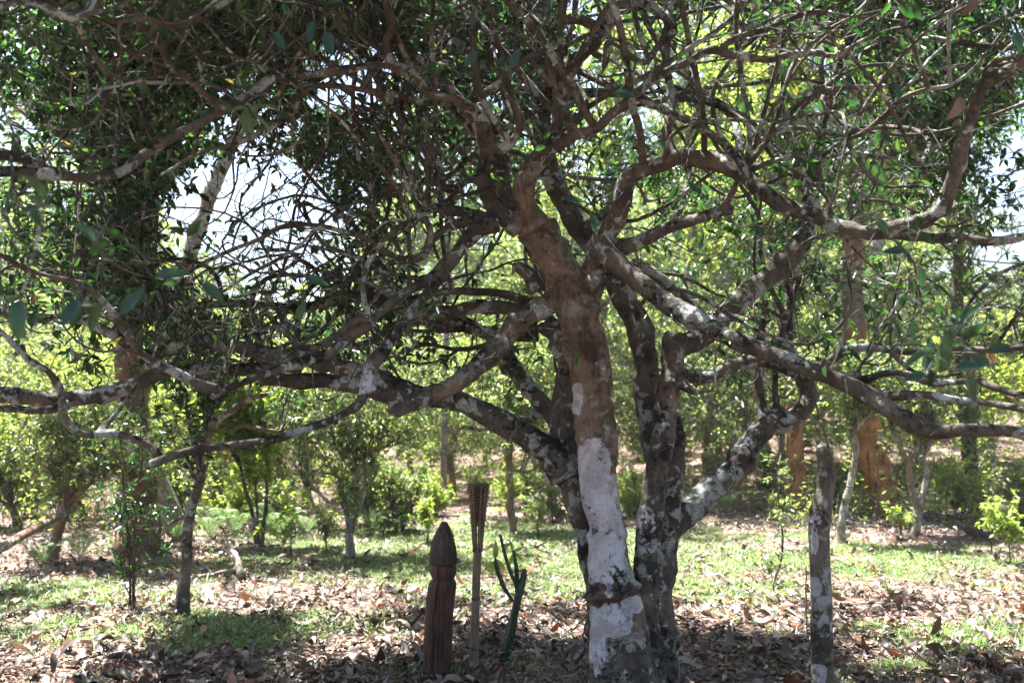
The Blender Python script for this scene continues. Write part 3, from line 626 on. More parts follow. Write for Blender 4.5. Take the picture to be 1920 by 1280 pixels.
# C: gnarled branchlets
def openness(P):
    px, py, _ = project(P)
    g1 = ((px - 470) / 190) ** 2 + ((py - 430) / 150) ** 2
    g2 = ((px - 650) / 90) ** 2 + ((py - 150) / 60) ** 2
    return np.where((g1 < 1) | (g2 < 1), 0.38, 1.0)
def crownw(P):
    r = np.hypot(P[:, 0] - .6, P[:, 1] - 5.7)
    return np.interp(r, [0, 1.2, 2.6, 5], [.15, .35, 1.0, 1.3]) * np.where((P[:, 2] - 1.5) > .41 * P[:, 1], 2.0, 1.0) * np.where((P[:, 1] > 7.4) & (P[:, 2] > 3.0), 2.2, 1.0) * np.where((P[:, 0] < -1.5) & (P[:, 1] > 6.3) & (P[:, 2] > 2.8), 2.0, 1.0)
def lowwin(P):
    px, py, f = project(P)
    inf = (px > -80) & (px < 2000) & (py > -40)
    fr = np.where(inf, np.interp(f, [2.6, 4.4, 5.4, 6.2], [0.08, 0.25, 0.55, 1.0]), 1.0)
    return np.where(P[:, 2] < 1.75, 0.05, 1.0) * openness(P) * fr
def twigwin(P):
    px, py, f = project(P)
    inf = (px > -80) & (px < 2000) & (py > -40)
    fr = np.where(inf, np.interp(f, [2.6, 4.4, 6.0], [0.15, 0.4, 1.0]), 1.0)
    return np.where(P[:, 2] < 1.75, 0.05, 1.0) * (0.4 + 0.6 * openness(P)) * fr
n3 = 3500
s, T, r0 = sample_on(limb_lines + A_lines + B_lines, n3, rng, 0.1, lambda P: twigwin(P) * crownw(P))
C = walk(s, side_dir(T, rng, 0.6, 0.2), 15, rng.uniform(0.03, 0.065, n3), 0.24, np.array([0, 0, 0.01]), 1.75, rng, guard)
rC = np.minimum(r0 * 0.55, rng.uniform(0.003, 0.0075, n3))[:, None] * np.linspace(1, 0.45, 15)[None]
def gapcut(W, pr):
    px, py, f = project(W[:, W.shape[1] // 2])
    gin = (((px - 470) / 165) ** 2 + ((py - 430) / 140) ** 2 < 1) | (((px - 650) / 95) ** 2 + ((py - 120) / 75) ** 2 < 1)
    return ~(gin & (rng.random(len(W)) < pr))
kc = gapcut(C, .3); C = C[kc]; rC = rC[kc]; n3 = len(C)
C_lines = [(C[i], rC[i]) for i in range(n3)]
# D: fine twigs
n4 = 38000
s, T, r0 = sample_on(C_lines + A_lines + B_lines, n4, rng, 0.15, lambda P: twigwin(P) * crownw(P))
D = walk(s, side_dir(T, rng, 0.6, 0.1), 8, rng.uniform(0.02, 0.05, n4), 0.26, None, 1.68, rng, guard)
D = D[gapcut(D, .45)]; n4 = len(D)
rD = rng.uniform(0.0014, 0.0028, n4)[:, None] * np.linspace(1, 0.5, 8)[None]
g = tubes(A, rA, 7); g = tubes(B, rB, 7, g=g); g = tubes(E, rE, 7, g=g)
tag(mobj('young_limbs', g.mesh('young_limbs', base), M['old_bark'], TREE), kind='stuff')
g = tubes(C, rC, 5, cap=False)
tag(mobj('branchlets', g.mesh('branchlets', base), M['twig'], TREE), kind='stuff')
g = tubes(D, rD, 3, cap=False)
tag(mobj('twigs', g.mesh('twigs', base), M['twig'], TREE), kind='stuff')

def twig_leaves(Tw, per, rg, size=(0.055, 0.10), asp=0.40, start=0.3):
    N, m, _ = Tw.shape
    q = rg.uniform(start, 1, (N, per)) * (m - 1); i0 = np.minimum(q.astype(int), m - 2); fr = (q - i0)[..., None]
    ar = np.arange(N)[:, None]
    P = Tw[ar, i0] * (1 - fr) + Tw[ar, i0 + 1] * fr; T = norm(Tw[ar, i0 + 1] - Tw[ar, i0])
    P = P.reshape(-1, 3); T = T.reshape(-1, 3); n = len(P)
    dd = norm(side_dir(T, rg, 0.7, 0.0) + np.array([0, 0, -0.12])); nn = norm(rdir(n, rg) * 0.75 + np.array([0, 0, 1.0]))
    L = rg.uniform(*size, n) * rg.uniform(0.8, 1.1, n)
    return P, dd, nn, L, L * asp * rg.uniform(0.85, 1.15, n), rg.uniform(0, 1, n) ** 1.2
P, dd, nn, L, Wd, rn = twig_leaves(D, 6, rng, (.05, .095))
dens = np.array([noise.noise(Vector(p * 1.6)) for p in P]) + rng.normal(0, 0.12, len(P))
keep = (dens > -0.30) & (rng.random(len(P)) < lowwin(P)) & (np.linalg.norm(P - CAM, axis=1) > 2.3) & (P[:, 2] > 1.62)
px, py, f = project(P)
infr = (px > -60) & (px < 1980) & (py > -60) & (py < 860)
# upper crown keeps its leaves, to shade
P, dd, nn, L, Wd, rn, f, infr = [a[keep] for a in (P, dd, nn, L, Wd, rn, f, infr)]
print('leaves of old tree', len(P)); print(int(infr.sum()))
key = np.where(infr, L / f, 0); order = np.argsort(-key); big = order[:270]; rest = order[270:]
g = Geo(); leaves(P[rest], dd[rest], nn[rest], L[rest], Wd[rest], rn[rest], g)
tag(mobj('foliage', g.mesh('foliage', base, True), M['tea_leaf'], TREE), kind='stuff')

def leaf_blade(Lr=1.0, Wr=0.4, curl=0.25, fold=0.2, seed=0, val=0.4, nseg=6):
    """a single leaf of unit length along +Y with a rounded lance outline"""
    rg = np.random.default_rng(seed); V = []; 
    for i in range(nseg + 1):
        t = i / nseg; wv = Wr / 2 * (math.sin(math.pi * min(1, t ** 0.8)) ** 0.8 if 0 < t < 1 else 0.0) + 0.004
        z = -curl * t * t
        for sx in (-1, -0.5, 0, 0.5, 1):
            V.append((sx * wv, t * Lr, z + fold * abs(sx) * wv + 0.02 * rg.normal() * abs(sx) * (1 if 0 < t < 1 else 0)))
    Fq = []
    for i in range(nseg):
        for j in range(4):
            a = i * 5 + j; Fq.append((a, a + 1, a + 6, a + 5))
    return npmesh('leaf', np.array(V), np.array(Fq), {'rnd': np.full(len(V), val)})
LEAFM = []
for k in range(10):
    me = leaf_blade(1, 0.42, 0.1 + 0.03 * k, 0.35, k, 0.05 + 0.09 * k); me.materials.append(M['tea_leaf']); LEAFM.append(me)
def place_leaf(me, p, d, n_, L, parent, name='leaf', org=None):
    d = Vector(d).normalized(); s_ = d.cross(Vector(n_)).normalized(); u = s_.cross(d)
    o = bpy.data.objects.new(name, me); COL.objects.link(o)
    p = np.asarray(p) - (org if org is not None else 0)
    mt = Matrix(((s_.x, d.x, u.x, p[0]), (s_.y, d.y, u.y, p[1]), (s_.z, d.z, u.z, p[2]), (0, 0, 0, 1)))
    o.matrix_local = mt @ Matrix.Scale(L, 4)
    if parent: o.parent = parent; o.matrix_parent_inverse = Matrix.Identity(4)
    o.matrix_local = mt @ Matrix.Scale(L, 4)
    return o
for q, i in enumerate(big):
    place_leaf(LEAFM[q % 10], P[i], dd[i], nn[i], L[i], TREE, org=base)
STALK = []
# big near leaves that hang before the lens
for (px_, py_, Y, L_, ax, az, ux) in [(38, 560, 1.9, 0.10, 0.05, -1, 0.3), (225, 590, 2.3, 0.10, 0.9, 1.0, 0.5), (150, 560, 2.2, 0.09, -0.5, -1, .2), (958, 128, 3.3, 0.09, 0.5, 1, .4), (872, 125, 3.2, 0.085, .7, 1.1, .3),
                                      (1762, 700, 2.5, 0.12, 0.1, 1, .2), (1735, 700, 2.5, 0.07, -.8, -.2, .4), (1772, 660, 2.55, 0.075, 0.2, 1, .6), (1790, 690, 2.45, 0.08, 1, .1, .5), (1820, 665, 2.5, .08, .9, -.4, .3), (1812, 700, 2.5, .09, .3, -1, .4),
                                      (1850, 655, 2.6, .07, 1, .2, .3), (1090, 380, 4.2, .10, -1, .3, .5), (1110, 400, 4.2, .10, .2, -1, .5), (1150, 175, 4.0, .11, 1, -.1, .4), (1080, 190, 4.0, .08, -.8, -.6, .4), (590, 40, 3.0, .09, -.2, -1, .4), (610, 60, 3.0, .10, .3, -1, .2),
                                      (510, 60, 3.2, .09, .6, -.8, .3), (575, 520, 3.6, .10, .9, -.3, .2), (290, 520, 2.8, .12, 1, .2, .4), (380, 530, 2.9, .10, .7, -.6, .4), (40, 400, 3.0, .08, .8, .3, .5), (1270, 350, 4.4, .09, -.5, -.9, .3), (1290, 340, 4.4, .08, .6, -.8, .4),
                                      (1725, 500, 3.6, .09, .1, -1, .3), (1700, 470, 3.5, .10, -1, .0, .5), (1560, 260, 4.0, .07, .8, .2, .5), (1900, 60, 2.6, .08, .2, -1, .3), (1680, 160, 3.4, .07, .1, -1, .3), (1130, 330, 4.3, .09, 1, .3, .3), (1240, 260, 4.4, .07, .2, -1, .3)]:
    dv_ = np.array([ax, random.uniform(-.4, .2), az]); dv_ /= np.linalg.norm(dv_)
    place_leaf(LEAFM[random.randrange(0, 4)], at(px_, py_, Y), dv_, (0.2 * ux, -1, ux), L_ * .85, TREE, org=base)
    STALK.append(np.array([at(px_, py_, Y) + q * (-dv_ * .5 + np.array([.2 * math.sin(px_), .25, .55])) for q in np.linspace(0, .22, 6)] ))

SA = np.array(STALK); SA[:, 1:] += rng.normal(0, .006, SA[:, 1:].shape)
g = tubes(SA, np.tile(np.linspace(.0012, .0028, 6), (len(SA), 1)), 5); tag(mobj('leaf_stalks', g.mesh('leaf_stalks', base), M['twig'], TREE), kind='stuff')
sm_ = [SA[i] for i in range(len(SA)) if SA[i][0][1] < 3.6]
PL, DL, NL_, LL, WL, RL = twig_leaves(np.array(sm_), 4, rng, (.045, .08), .4, .35)
g = Geo(); leaves(PL, DL, NL_, LL, WL, RL * .6, g); tag(mobj('sprig_leaves', g.mesh('sprig_leaves', base), M['tea_leaf'], TREE), kind='stuff')

# ------------------------------------------------------------------ generic trees
def tree_parts(lines, rg, nL1=14, nL2=90, nTw=700, per=7, lsize=(0.05, 0.09), l1len=1.0, l2len=0.55, twlen=0.22, up=0.3, zmin=0.8, spread=None, lo=0.5, asp=0.42, turn=0.16, r1=0.014):
    """lines: authored trunk/limbs [(P, r)] -> trunk Geo, crown Geo (twigs), leaf Geo"""
    gt = Geo(); sm = []
    for P_, r_ in lines:
        p, rr = smooth_line(P_, r_, 0.07); s = np.arange(len(p)); ph = rg.uniform(0, 50)
        jit = np.array([[noise.noise(Vector((ph, q * .33, c * 7.1))) for c in range(3)] for q in s]); p = p + jit * np.minimum(rr * .5, .03)[:, None]
        rr = rr * (1 + 0.22 * np.array([noise.noise(Vector((ph + 9, q * .6, 0))) for q in s]))
        tubes(p[None], rr[None], 10, g=gt); sm.append((p, rr))
    s, T, r0 = sample_on(sm, nL1, rg, lo)
    m1 = 14
    A_ = walk(s, side_dir(T, rg, 0.5, up), m1, rg.uniform(.7, 1.2, nL1) * l1len / m1, turn, np.array([0, 0, 0.02]), zmin, rg)
    ra = np.minimum(r0 * .6, r1 * rg.uniform(.6, 1.2, nL1))[:, None] * np.linspace(1, .4, m1)[None]
    tubes(A_, ra, 6, g=gt)
    s, T, r0 = sample_on([(A_[i], ra[i]) for i in range(nL1)] + sm, nL2, rg, max(.25, lo * .8))
    m2 = 9
    B_ = walk(s, side_dir(T, rg, 0.6, up * .5), m2, rg.uniform(.6, 1.2, nL2) * l2len / m2, turn * 1.3, None, zmin, rg)
    rb = np.minimum(r0 * .55, r1 * .45)[:, None] * np.linspace(1, .4, m2)[None]
    gb = tubes(B_, rb, 4, cap=False)
    s, T, r0 = sample_on([(B_[i], rb[i]) for i in range(nL2)] + [(A_[i], ra[i]) for i in range(nL1)], nTw, rg, .25)
    D_ = walk(s, side_dir(T, rg, 0.6, .1), 5, rg.uniform(.6, 1.2, nTw) * twlen / 5, turn * 1.5, None, zmin - .05, rg)
    tubes(D_, np.full((nTw, 5), .0022 * (r1 / .014) ** .5), 3, g=gb, cap=False)
    P_, d_, n_, L_, W_, r_ = twig_leaves(D_, per, rg, lsize, asp, .1)
    gl = Geo(); leaves(P_, d_, n_, L_, W_, r_, gl)
    return gt, gb, gl
def build_tree(name, base_, lines, label, cat, bark, leafm, rg, group=None, **kw):
    t = empty(name, base_, label, cat, group)
    gt, gb, gl = tree_parts(lines, rg, **kw)
    mobj('trunk', gt.mesh('trunk', base_), bark, t)
    c = mobj('crown', gl.mesh('crown', base_), leafm, t)
    tag(mobj('twigs', gb.mesh('twigs', base_), M['twig'], c), kind='stuff')
    return t
def pline(pts, Y0, Y1=None):
    l = []; pl(l, pts, Y0, Y1 if Y1 else Y0); return l[0]
def gdepth(px, py):
    return ground(px, py)
rgt = np.random.default_rng(21)

# small gnarled tree on the left
b = gdepth(340, 1152); Yb = b[1]
build_tree('small_tea_tree', b, [
    pline([(340, 1175, 40), (340, 1150, 34), (343, 1110, 26), (349, 1060, 21), (351, 1000, 20), (358, 960, 21), (370, 915, 18), (378, 880, 17), (370, 845, 13)], Yb),
    pline([(372, 860, 14), (385, 830, 15), (400, 795, 15), (425, 775, 13), (460, 752, 11), (500, 738, 8)], Yb, Yb - .3), pline([(388, 822, 12), (384, 780, 10), (380, 740, 8), (378, 700, 7)], Yb, Yb + .2),
    pline([(410, 800, 8), (450, 798, 7), (500, 805, 6), (540, 812, 5)], Yb), pline([(368, 860, 8), (352, 835, 6), (345, 822, 4)], Yb), pline([(356, 965, 10), (330, 975, 7), (310, 985, 4)], Yb)],
    'small gnarled tea tree with a pale twisted trunk in front of the thick reddish trunk', 'tree', bark_mat('mottled_bark', (0.075, 0.058, 0.045), (0.19, 0.16, 0.13), (0.36, 0.37, 0.36), 0.6, 0.75, bump=1.0), M['tea_leaf'], rgt, nL1=12, nL2=60, nTw=330, per=5, zmin=1.9, l1len=.9, lo=.75)

# thick reddish tree behind it, climbed by leaves
b = gdepth(262, 1035); Yb = b[1]
build_tree('tall_tree', b, [pline([(262, 1060, 110), (262, 1030, 92), (262, 980, 78), (258, 900, 68), (252, 820, 60), (246, 740, 56), (243, 650, 52), (246, 540, 48), (262, 430, 46), (280, 320, 42), (300, 200, 36), (310, 60, 30), (300, -100, 26)], Yb),
    pline([(262, 430, 30), (200, 350, 22), (120, 260, 18), (40, 160, 14)], Yb, Yb + 1), pline([(290, 260, 26), (360, 120, 20), (400, 0, 16)], Yb, Yb + 1)],
    'thick reddish brown trunk with leafy climbers, standing at the left behind the small twisted tree', 'tree', M['red_bark'], M['forest_leaf'], rgt, nL1=20, nL2=160, nTw=850, per=7, lsize=(.07, .12), l1len=2.6, l2len=1.1, twlen=.4, lo=.62, zmin=3.2, r1=.035)
# ivy-like climber on the trunk
def ivy(trunk_px, Y, label, n=900, w=34, rg=rgt, lsize=(.04, .075)):
    P_ = []
    for i in range(n):
        k = rg.uniform(0, len(trunk_px) - 1); a = int(k); fr = k - a; b_ = min(a + 1, len(trunk_px) - 1)
        p = np.array(trunk_px[a]) * (1 - fr) + np.array(trunk_px[b_]) * fr
        an = rg.uniform(0, 2 * math.pi); rr = p[2] * (1 + abs(rg.normal(0, .25))) / F * Y
        q = at(p[0], p[1], Y) + np.array([math.cos(an) * rr, -abs(math.sin(an)) * rr, 0]); P_.append(q)
    P_ = np.array(P_); gl = Geo(); L_ = rg.uniform(*lsize, n)
    leaves(P_, norm(rdir(n, rg) + np.array([0, -.2, -.5])), norm(rdir(n, rg) + np.array([0, -1, .5])), L_, L_ * .6, rg.uniform(0, .8, n), gl)
    b0 = at(trunk_px[0][0], trunk_px[0][1], Y - .3)
    t = empty('climbing_plant', b0, label, 'climber')
    mobj('foliage', gl.mesh('foliage', b0), M['forest_leaf'], t)
    sg = Geo()
    for j in range(4):
        ph = rg.uniform(0, 6); pts = []
        for (x, y, rpx) in trunk_px:
            an = ph + y * .004; rr = rpx * .98 / F * Y
            pts.append(at(x, y, Y) + np.array([math.cos(an) * rr, -abs(math.sin(an)) * rr, 0]))
        p, r_ = smooth_line(pts, [.008] * len(pts), .1); tubes(p[None], r_[None], 5, g=sg)
    mobj('stem', sg.mesh('stem', b0), M['twig'], t)
ivy([(262, 1020, 44), (258, 900, 34), (252, 820, 31), (246, 740, 28)], Yb, 'green climber covering the thick reddish trunk at the left', 280)

# leafy sapling with two thin stems in front of the thick trunk
b = gdepth(246, 1138); Yb = b[1]
build_tree('leafy_sapling', b, [pline([(243, 1150, 6), (244, 1080, 5), (240, 1000, 5), (232, 930, 4), (228, 850, 3), (222, 790, 2)], Yb), pline([(251, 1148, 7), (250, 1080, 6), (252, 1000, 5), (258, 930, 4), (266, 860, 3), (262, 800, 2)], Yb)],
    'slim dark stemmed sapling with small leaves before the thick reddish trunk', 'sapling', M['dark_bark'], M['tea_leaf'], rgt, nL1=30, nL2=90, nTw=190, per=5, zmin=.25, l1len=.38, l2len=.22, twlen=.12, lo=.1, lsize=(.035, .06), r1=.005)

# reddish leaning tree at the far left and its prop pole
b = gdepth(100, 1052); Yb = b[1]
build_tree('leaning_tea_tree', b, [pline([(98, 1065, 26), (100, 1045, 21), (106, 1000, 20), (118, 965, 19), (128, 930, 18), (130, 905, 16), (122, 880, 12)], Yb), pline([(125, 950, 14), (150, 925, 10), (170, 905, 8), (200, 895, 6)], Yb), pline([(126, 905, 10), (140, 870, 8), (138, 840, 6)], Yb), pline([(118, 895, 8), (90, 880, 6), (70, 860, 5)], Yb)],
    'leaning tea tree with a reddish trunk beside the brown pole at the far left', 'tree', M['mid_bark'], M['forest_leaf'], rgt, nL1=16, nL2=110, nTw=900, per=7, zmin=.9, l1len=1.3, l2len=.6)
pa, pb = at(-60, 1062, 8.6), at(142, 950, 11.5)
g = tubes(smooth_line([pa, (pa + pb) / 2 + [0, 0, .01], pb], [.048, .045, .04], .2)[0][None], np.linspace(.048, .04, len(smooth_line([pa, (pa + pb) / 2, pb], [1, 1, 1], .2)[0]))[None], 12)
tag(mobj('wooden_pole', g.mesh('wooden_pole', pa), M['mid_bark'], None, pa), 'long brown pole leaning across the left edge against a reddish tree', 'pole')
b = gdepth(20, 1020); Yb = b[1] + 2.5
build_tree('tea_tree', at(20, 985, Yb) * [1, 1, 0] + [0, 0, terrain(at(20, 985, Yb)[0], Yb)], [pline([(30, 1010, 20), (32, 980, 15), (24, 955, 13), (18, 930, 10), (16, 900, 8)], Yb), pline([(26, 960, 9), (4, 940, 7), (-20, 930, 6)], Yb), pline([(24, 950, 8), (50, 925, 6), (70, 915, 5)], Yb)],
    'grey tea tree at the left edge above the leaning pole', 'tree', M['dark_bark'], M['forest_leaf'], rgt, nL1=14, nL2=110, nTw=900, per=7, zmin=1.0, l1len=1.2)

# middle distance
b = gdepth(656, 1046); Yb = b[1]
build_tree('many_stemmed_tea_tree', b, [pline([(656, 1060, 22), (656, 1035, 17), (656, 1000, 15), (655, 975, 16)], Yb), pline([(656, 985, 12), (650, 960, 10), (652, 930, 9), (668, 900, 9), (666, 870, 9), (670, 830, 7), (675, 790, 5)], Yb),
    pline([(660, 985, 9), (672, 960, 8), (680, 935, 7), (684, 900, 6), (684, 850, 5)], Yb), pline([(653, 970, 8), (640, 945, 7), (615, 942, 6), (598, 922, 6), (575, 905, 6), (565, 885, 5), (548, 868, 4)], Yb, Yb - .4),
    pline([(668, 925, 7), (690, 910, 6), (705, 890, 5), (712, 870, 4)], Yb), pline([(652, 960, 8), (640, 920, 7), (632, 890, 6), (605, 888, 4)], Yb), pline([(668, 860, 6), (700, 845, 5), (740, 832, 4), (770, 820, 3)], Yb)],
    'pale tea tree forking low into many thin stems, in the sunlit middle distance', 'tree', M['pale_bark'], M['forest_leaf'], rgt, nL1=20, nL2=150, nTw=800, per=6, zmin=1.25, l1len=1.7, lo=.55)
b = gdepth(480, 1025); Yb = b[1]
build_tree('twin_stem_tree', b, [pline([(482, 1035, 9), (478, 990, 8), (470, 950, 7), (460, 920, 7), (452, 880, 6), (440, 840, 5), (425, 800, 4)], Yb), pline([(489, 1035, 9), (494, 990, 8), (500, 940, 7), (500, 880, 6), (502, 830, 5), (506, 780, 5)], Yb), pline([(487, 1035, 5), (484, 980, 5), (480, 920, 4), (476, 860, 4), (474, 800, 3)], Yb)],
    'pair of thin dark stems spreading apart above ferns', 'tree', M['dark_bark'], M['light_leaf'], rgt, nL1=20, nL2=120, nTw=900, per=7, zmin=1.3, l1len=1.1, lo=.5, lsize=(.07, .12))
b = gdepth(962, 1000); Yb = b[1]
build_tree('straight_tree', b, [pline([(963, 1010, 19), (962, 990, 16), (958, 950, 14), (954, 900, 14), (954, 850, 13), (952, 800, 12), (948, 740, 11), (946, 680, 10), (950, 600, 9)], Yb), pline([(955, 880, 7), (985, 885, 5), (1010, 875, 4)], Yb)],
    'straight brown trunk seen between the bamboo torch and the old tree', 'tree', M['mid_bark'], M['forest_leaf'], rgt, nL1=22, nL2=160, nTw=1400, per=7, zmin=1.6, l1len=1.6, lo=.4)
# right side
b = gdepth(1590, 1018); Yb = b[1]
build_tree('tea_tree', b, [pline([(1580, 1030, 24), (1576, 1010, 18), (1578, 980, 16), (1584, 950, 15), (1592, 910, 14), (1602, 870, 13), (1606, 840, 14), (1600, 810, 13), (1620, 785, 9), (1640, 770, 8), (1650, 740, 7)], Yb), pline([(1602, 815, 9), (1610, 790, 8), (1604, 760, 7), (1598, 720, 6)], Yb)],
    'pale thin tea tree directly behind the lichen covered stump, with a hooked top', 'tree', M['pale_bark'], M['forest_leaf'], rgt, nL1=14, nL2=110, nTw=800, per=6, zmin=1.7, lo=.6)
b = gdepth(1716, 1006); Yb = b[1]
build_tree('forked_tea_tree', b, [pline([(1712, 1015, 22), (1718, 995, 17), (1720, 960, 15), (1714, 935, 14), (1706, 900, 12), (1702, 870, 13), (1692, 845, 9), (1680, 815, 7), (1665, 785, 6)], Yb), pline([(1718, 955, 12), (1732, 920, 11), (1738, 890, 10), (1732, 860, 9), (1742, 835, 8), (1750, 800, 6)], Yb), pline([(1704, 870, 8), (1716, 852, 8), (1722, 830, 7), (1718, 810, 5)], Yb)],
    'pale tea tree forked into two crooked stems, right of the thick orange trunk', 'tree', M['pale_bark'], M['forest_leaf'], rgt, nL1=16, nL2=120, nTw=900, per=6, zmin=1.7, lo=.6)
b = gdepth(1660, 972); Yb = b[1] + .3
build_tree('tall_tree', at(1660, 968, Yb), [pline([(1664, 1000, 90), (1660, 968, 72), (1652, 920, 60), (1640, 860, 54), (1630, 810, 50), (1622, 760, 48), (1612, 690, 44), (1600, 600, 40), (1600, 480, 36), (1610, 330, 32), (1600, 150, 28), (1600, -60, 24)], Yb), pline([(1600, 480, 22), (1560, 380, 18), (1500, 260, 14), (1480, 120, 10)], Yb, Yb + 1), pline([(1606, 400, 22), (1680, 280, 16), (1740, 150, 12)], Yb, Yb - 1)],
    'thick leaning trunk with bright orange bark among the pale trees on the right', 'tree', M['orange_bark'], M['light_leaf'], rgt, nL1=30, nL2=260, nTw=1800, per=8, lsize=(.08, .13), l1len=2.8, l2len=1.2, twlen=.4, lo=.6, zmin=5.0, r1=.03)
b = gdepth(1495, 968); Yb = b[1] + .8
build_tree('tall_tree', at(1495, 968, Yb), [pline([(1496, 985, 50), (1495, 960, 40), (1494, 900, 34), (1492, 850, 32), (1486, 760, 30), (1480, 640, 28), (1470, 480, 26), (1462, 300, 24), (1450, 100, 20), (1440, -60, 18)], Yb), pline([(1474, 500, 16), (1420, 400, 12), (1380, 300, 10)], Yb, Yb + 1)],
    'orange brown trunk half hidden left of the lichen covered stump', 'tree', M['orange_bark'], M['light_leaf'], rgt, nL1=26, nL2=240, nTw=1800, per=8, lsize=(.08, .13), l1len=2.4, l2len=1.2, twlen=.4, lo=.45, zmin=3.0, r1=.026)
b = gdepth(1828, 962); Yb = b[1]
build_tree('dark_tree', b, [pline([(1832, 970, 38), (1828, 950, 26), (1822, 900, 24), (1816, 840, 24), (1810, 760, 22), (1800, 640, 20), (1795, 500, 18), (1800, 380, 15), (1790, 250, 12)], Yb), pline([(1834, 960, 8), (1832, 900, 6), (1828, 840, 6), (1822, 780, 6)], Yb - .2)],
    'dark narrow trunk beneath the long bare limb at the right', 'tree', M['dark_bark'], M['forest_leaf'], rgt, nL1=24, nL2=200, nTw=1500, per=7, zmin=2.2, l1len=2.0, lo=.45, r1=.02)
# grey trunks seen through the crown, upper left and right
def tall(px, pts, Y, label, bark='pale_bark', lf='forest_leaf', **kw):
    x, z0 = at(px, 900, Y)[0], 0
    b_ = np.array([x, Y, float(terrain(x, Y))])
    a = dict(nL1=28, nL2=240, nTw=1600, per=8, lsize=(.08, .13), l1len=2.6, l2len=1.2, twlen=.4, lo=.5, zmin=3.4, r1=.03); a.update(kw)
    P_, r_ = pline(pts, Y); P_[0] = b_ - np.array([0, 0, .1])
    return build_tree('tall_tree', b_, [(P_, r_)], label, 'tree', M[bark], M[lf], rgt, **a)
tall(350, [(225, 930, 40), (262, 780, 34), (312, 620, 30), (356, 480, 29), (392, 370, 28), (430, 285, 26), (468, 200, 22), (520, 60, 18), (560, -80, 14)], 13.0, 'grey leaning trunk seen against the bright gap in the crown', lo=.86, nTw=200, nL1=6, nL2=40, zmin=6.5)
tall(1640, [(1650, 930, 34), (1648, 750, 30), (1645, 620, 27), (1640, 500, 25), (1650, 380, 20), (1660, 250, 16), (1670, 60, 12)], 22, 'slender grey trunk showing through the right side of the crown', zmin=4.5, lo=.55, nTw=1100)
tall(1440, [(1420, 960, 26), (1425, 860, 24), (1430, 700, 20), (1412, 560, 20), (1400, 420, 18), (1385, 250, 16), (1370, 60, 12)], 23, 'thin grey trunk rising behind the arching right hand limb', zmin=4.5, lo=.6, lf='light_leaf')
tall(1360, [(1310, 960, 30), (1300, 700, 26), (1295, 560, 24), (1300, 400, 20), (1290, 200, 16), (1280, -60, 12)], 21, 'slim trunk far behind the right hand fork of the old tree', bark='mid_bark', zmin=5, lf='light_leaf')
tall(830, [(840, 960, 13), (835, 700, 12), (842, 400, 11), (850, 200, 10), (850, -40, 8)], 18, 'slim pale trunk far behind the left limb of the old tree', bark='pale_bark', zmin=3.5, lf='forest_leaf')
tall(1130, [(1130, 960, 24), (1120, 700, 20), (1150, 400, 18), (1160, 200, 14), (1150, -40, 10)], 20, 'pale trunk far away directly behind the old tree', bark='mid_bark', zmin=3.5, lf='light_leaf')

# ------------------------------------------------------------------ forest behind: a few kinds, copied
MARKS = [(20, 'the left edge'), (110, 'the leaning tree'), (255, 'the reddish trunk'), (345, 'the twisted tree'), (485, 'the twin dark stems'), (656, 'the many stemmed tree'), (830, 'the carved post'), (892, 'the bamboo torch'),
         (960, 'the straight trunk'), (1130, 'the old tree'), (1350, 'the arching right stem'), (1495, 'the hidden orange trunk'), (1560, 'the spotted stump'), (1655, 'the thick orange trunk'), (1720, 'the forked pale tree'), (1828, 'the dark narrow trunk'), (1910, 'the right edge')]
TODO = {}
def later(o, x, y, what):
    px = float(project(np.array([x, y, 1.0]))[0]); i = 0
    while i < len(MARKS) and MARKS[i][0] < px: i += 1
    where = 'beyond ' + MARKS[0][1] if i == 0 else ('beyond ' + MARKS[-1][1] if i == len(MARKS) else 'between %s and %s' % (MARKS[i - 1][1], MARKS[i][1]))
    TODO.setdefault((what, where), []).append((y, o))
def label_all():
    W = ['nearest', 'second nearest', 'third nearest', 'fourth nearest', 'fifth nearest', 'sixth nearest', 'seventh nearest', 'eighth nearest', 'ninth nearest']
    for (what, where), l in TODO.items():
        l.sort(key=lambda q: q[0])
        for k, (y, o) in enumerate(l):
            o['label'] = (what + ' ' + where) if len(l) == 1 else (W[min(k, 8)] if k < len(l) - 1 else 'farthest') + ' ' + what + ' ' + where
def proto_small(seed):
    rg = np.random.default_rng(seed); h = rg.uniform(1.0, 1.6)
    lines = [(np.array([[0, 0, -.15], [.03, 0, .3], [rg.uniform(-.15, .15), .05, h * .7], [rg.uniform(-.2, .2), 0, h]]), np.array([.11, .08, .07, .06]))]
    top = lines[0][0][-1]
    for k in range(5):
        a = k * 1.256 + rg.uniform(-.4, .4); q = rg.uniform(.4, .8)
        lines.append((np.array([top + [0, 0, -rg.uniform(0, .5)], top + [math.cos(a) * q, math.sin(a) * q, q * .5], top + [math.cos(a) * q * 1.8, math.sin(a) * q * 1.8, q * rg.uniform(.8, 1.5)]]), np.array([.04, .03, .018])))
    return tree_parts(lines, rg, nL1=30, nL2=260, nTw=1700, per=6, lsize=(.05, .085), l1len=1.9, l2len=.8, twlen=.32, zmin=.95, lo=.35, r1=.016, up=.2)
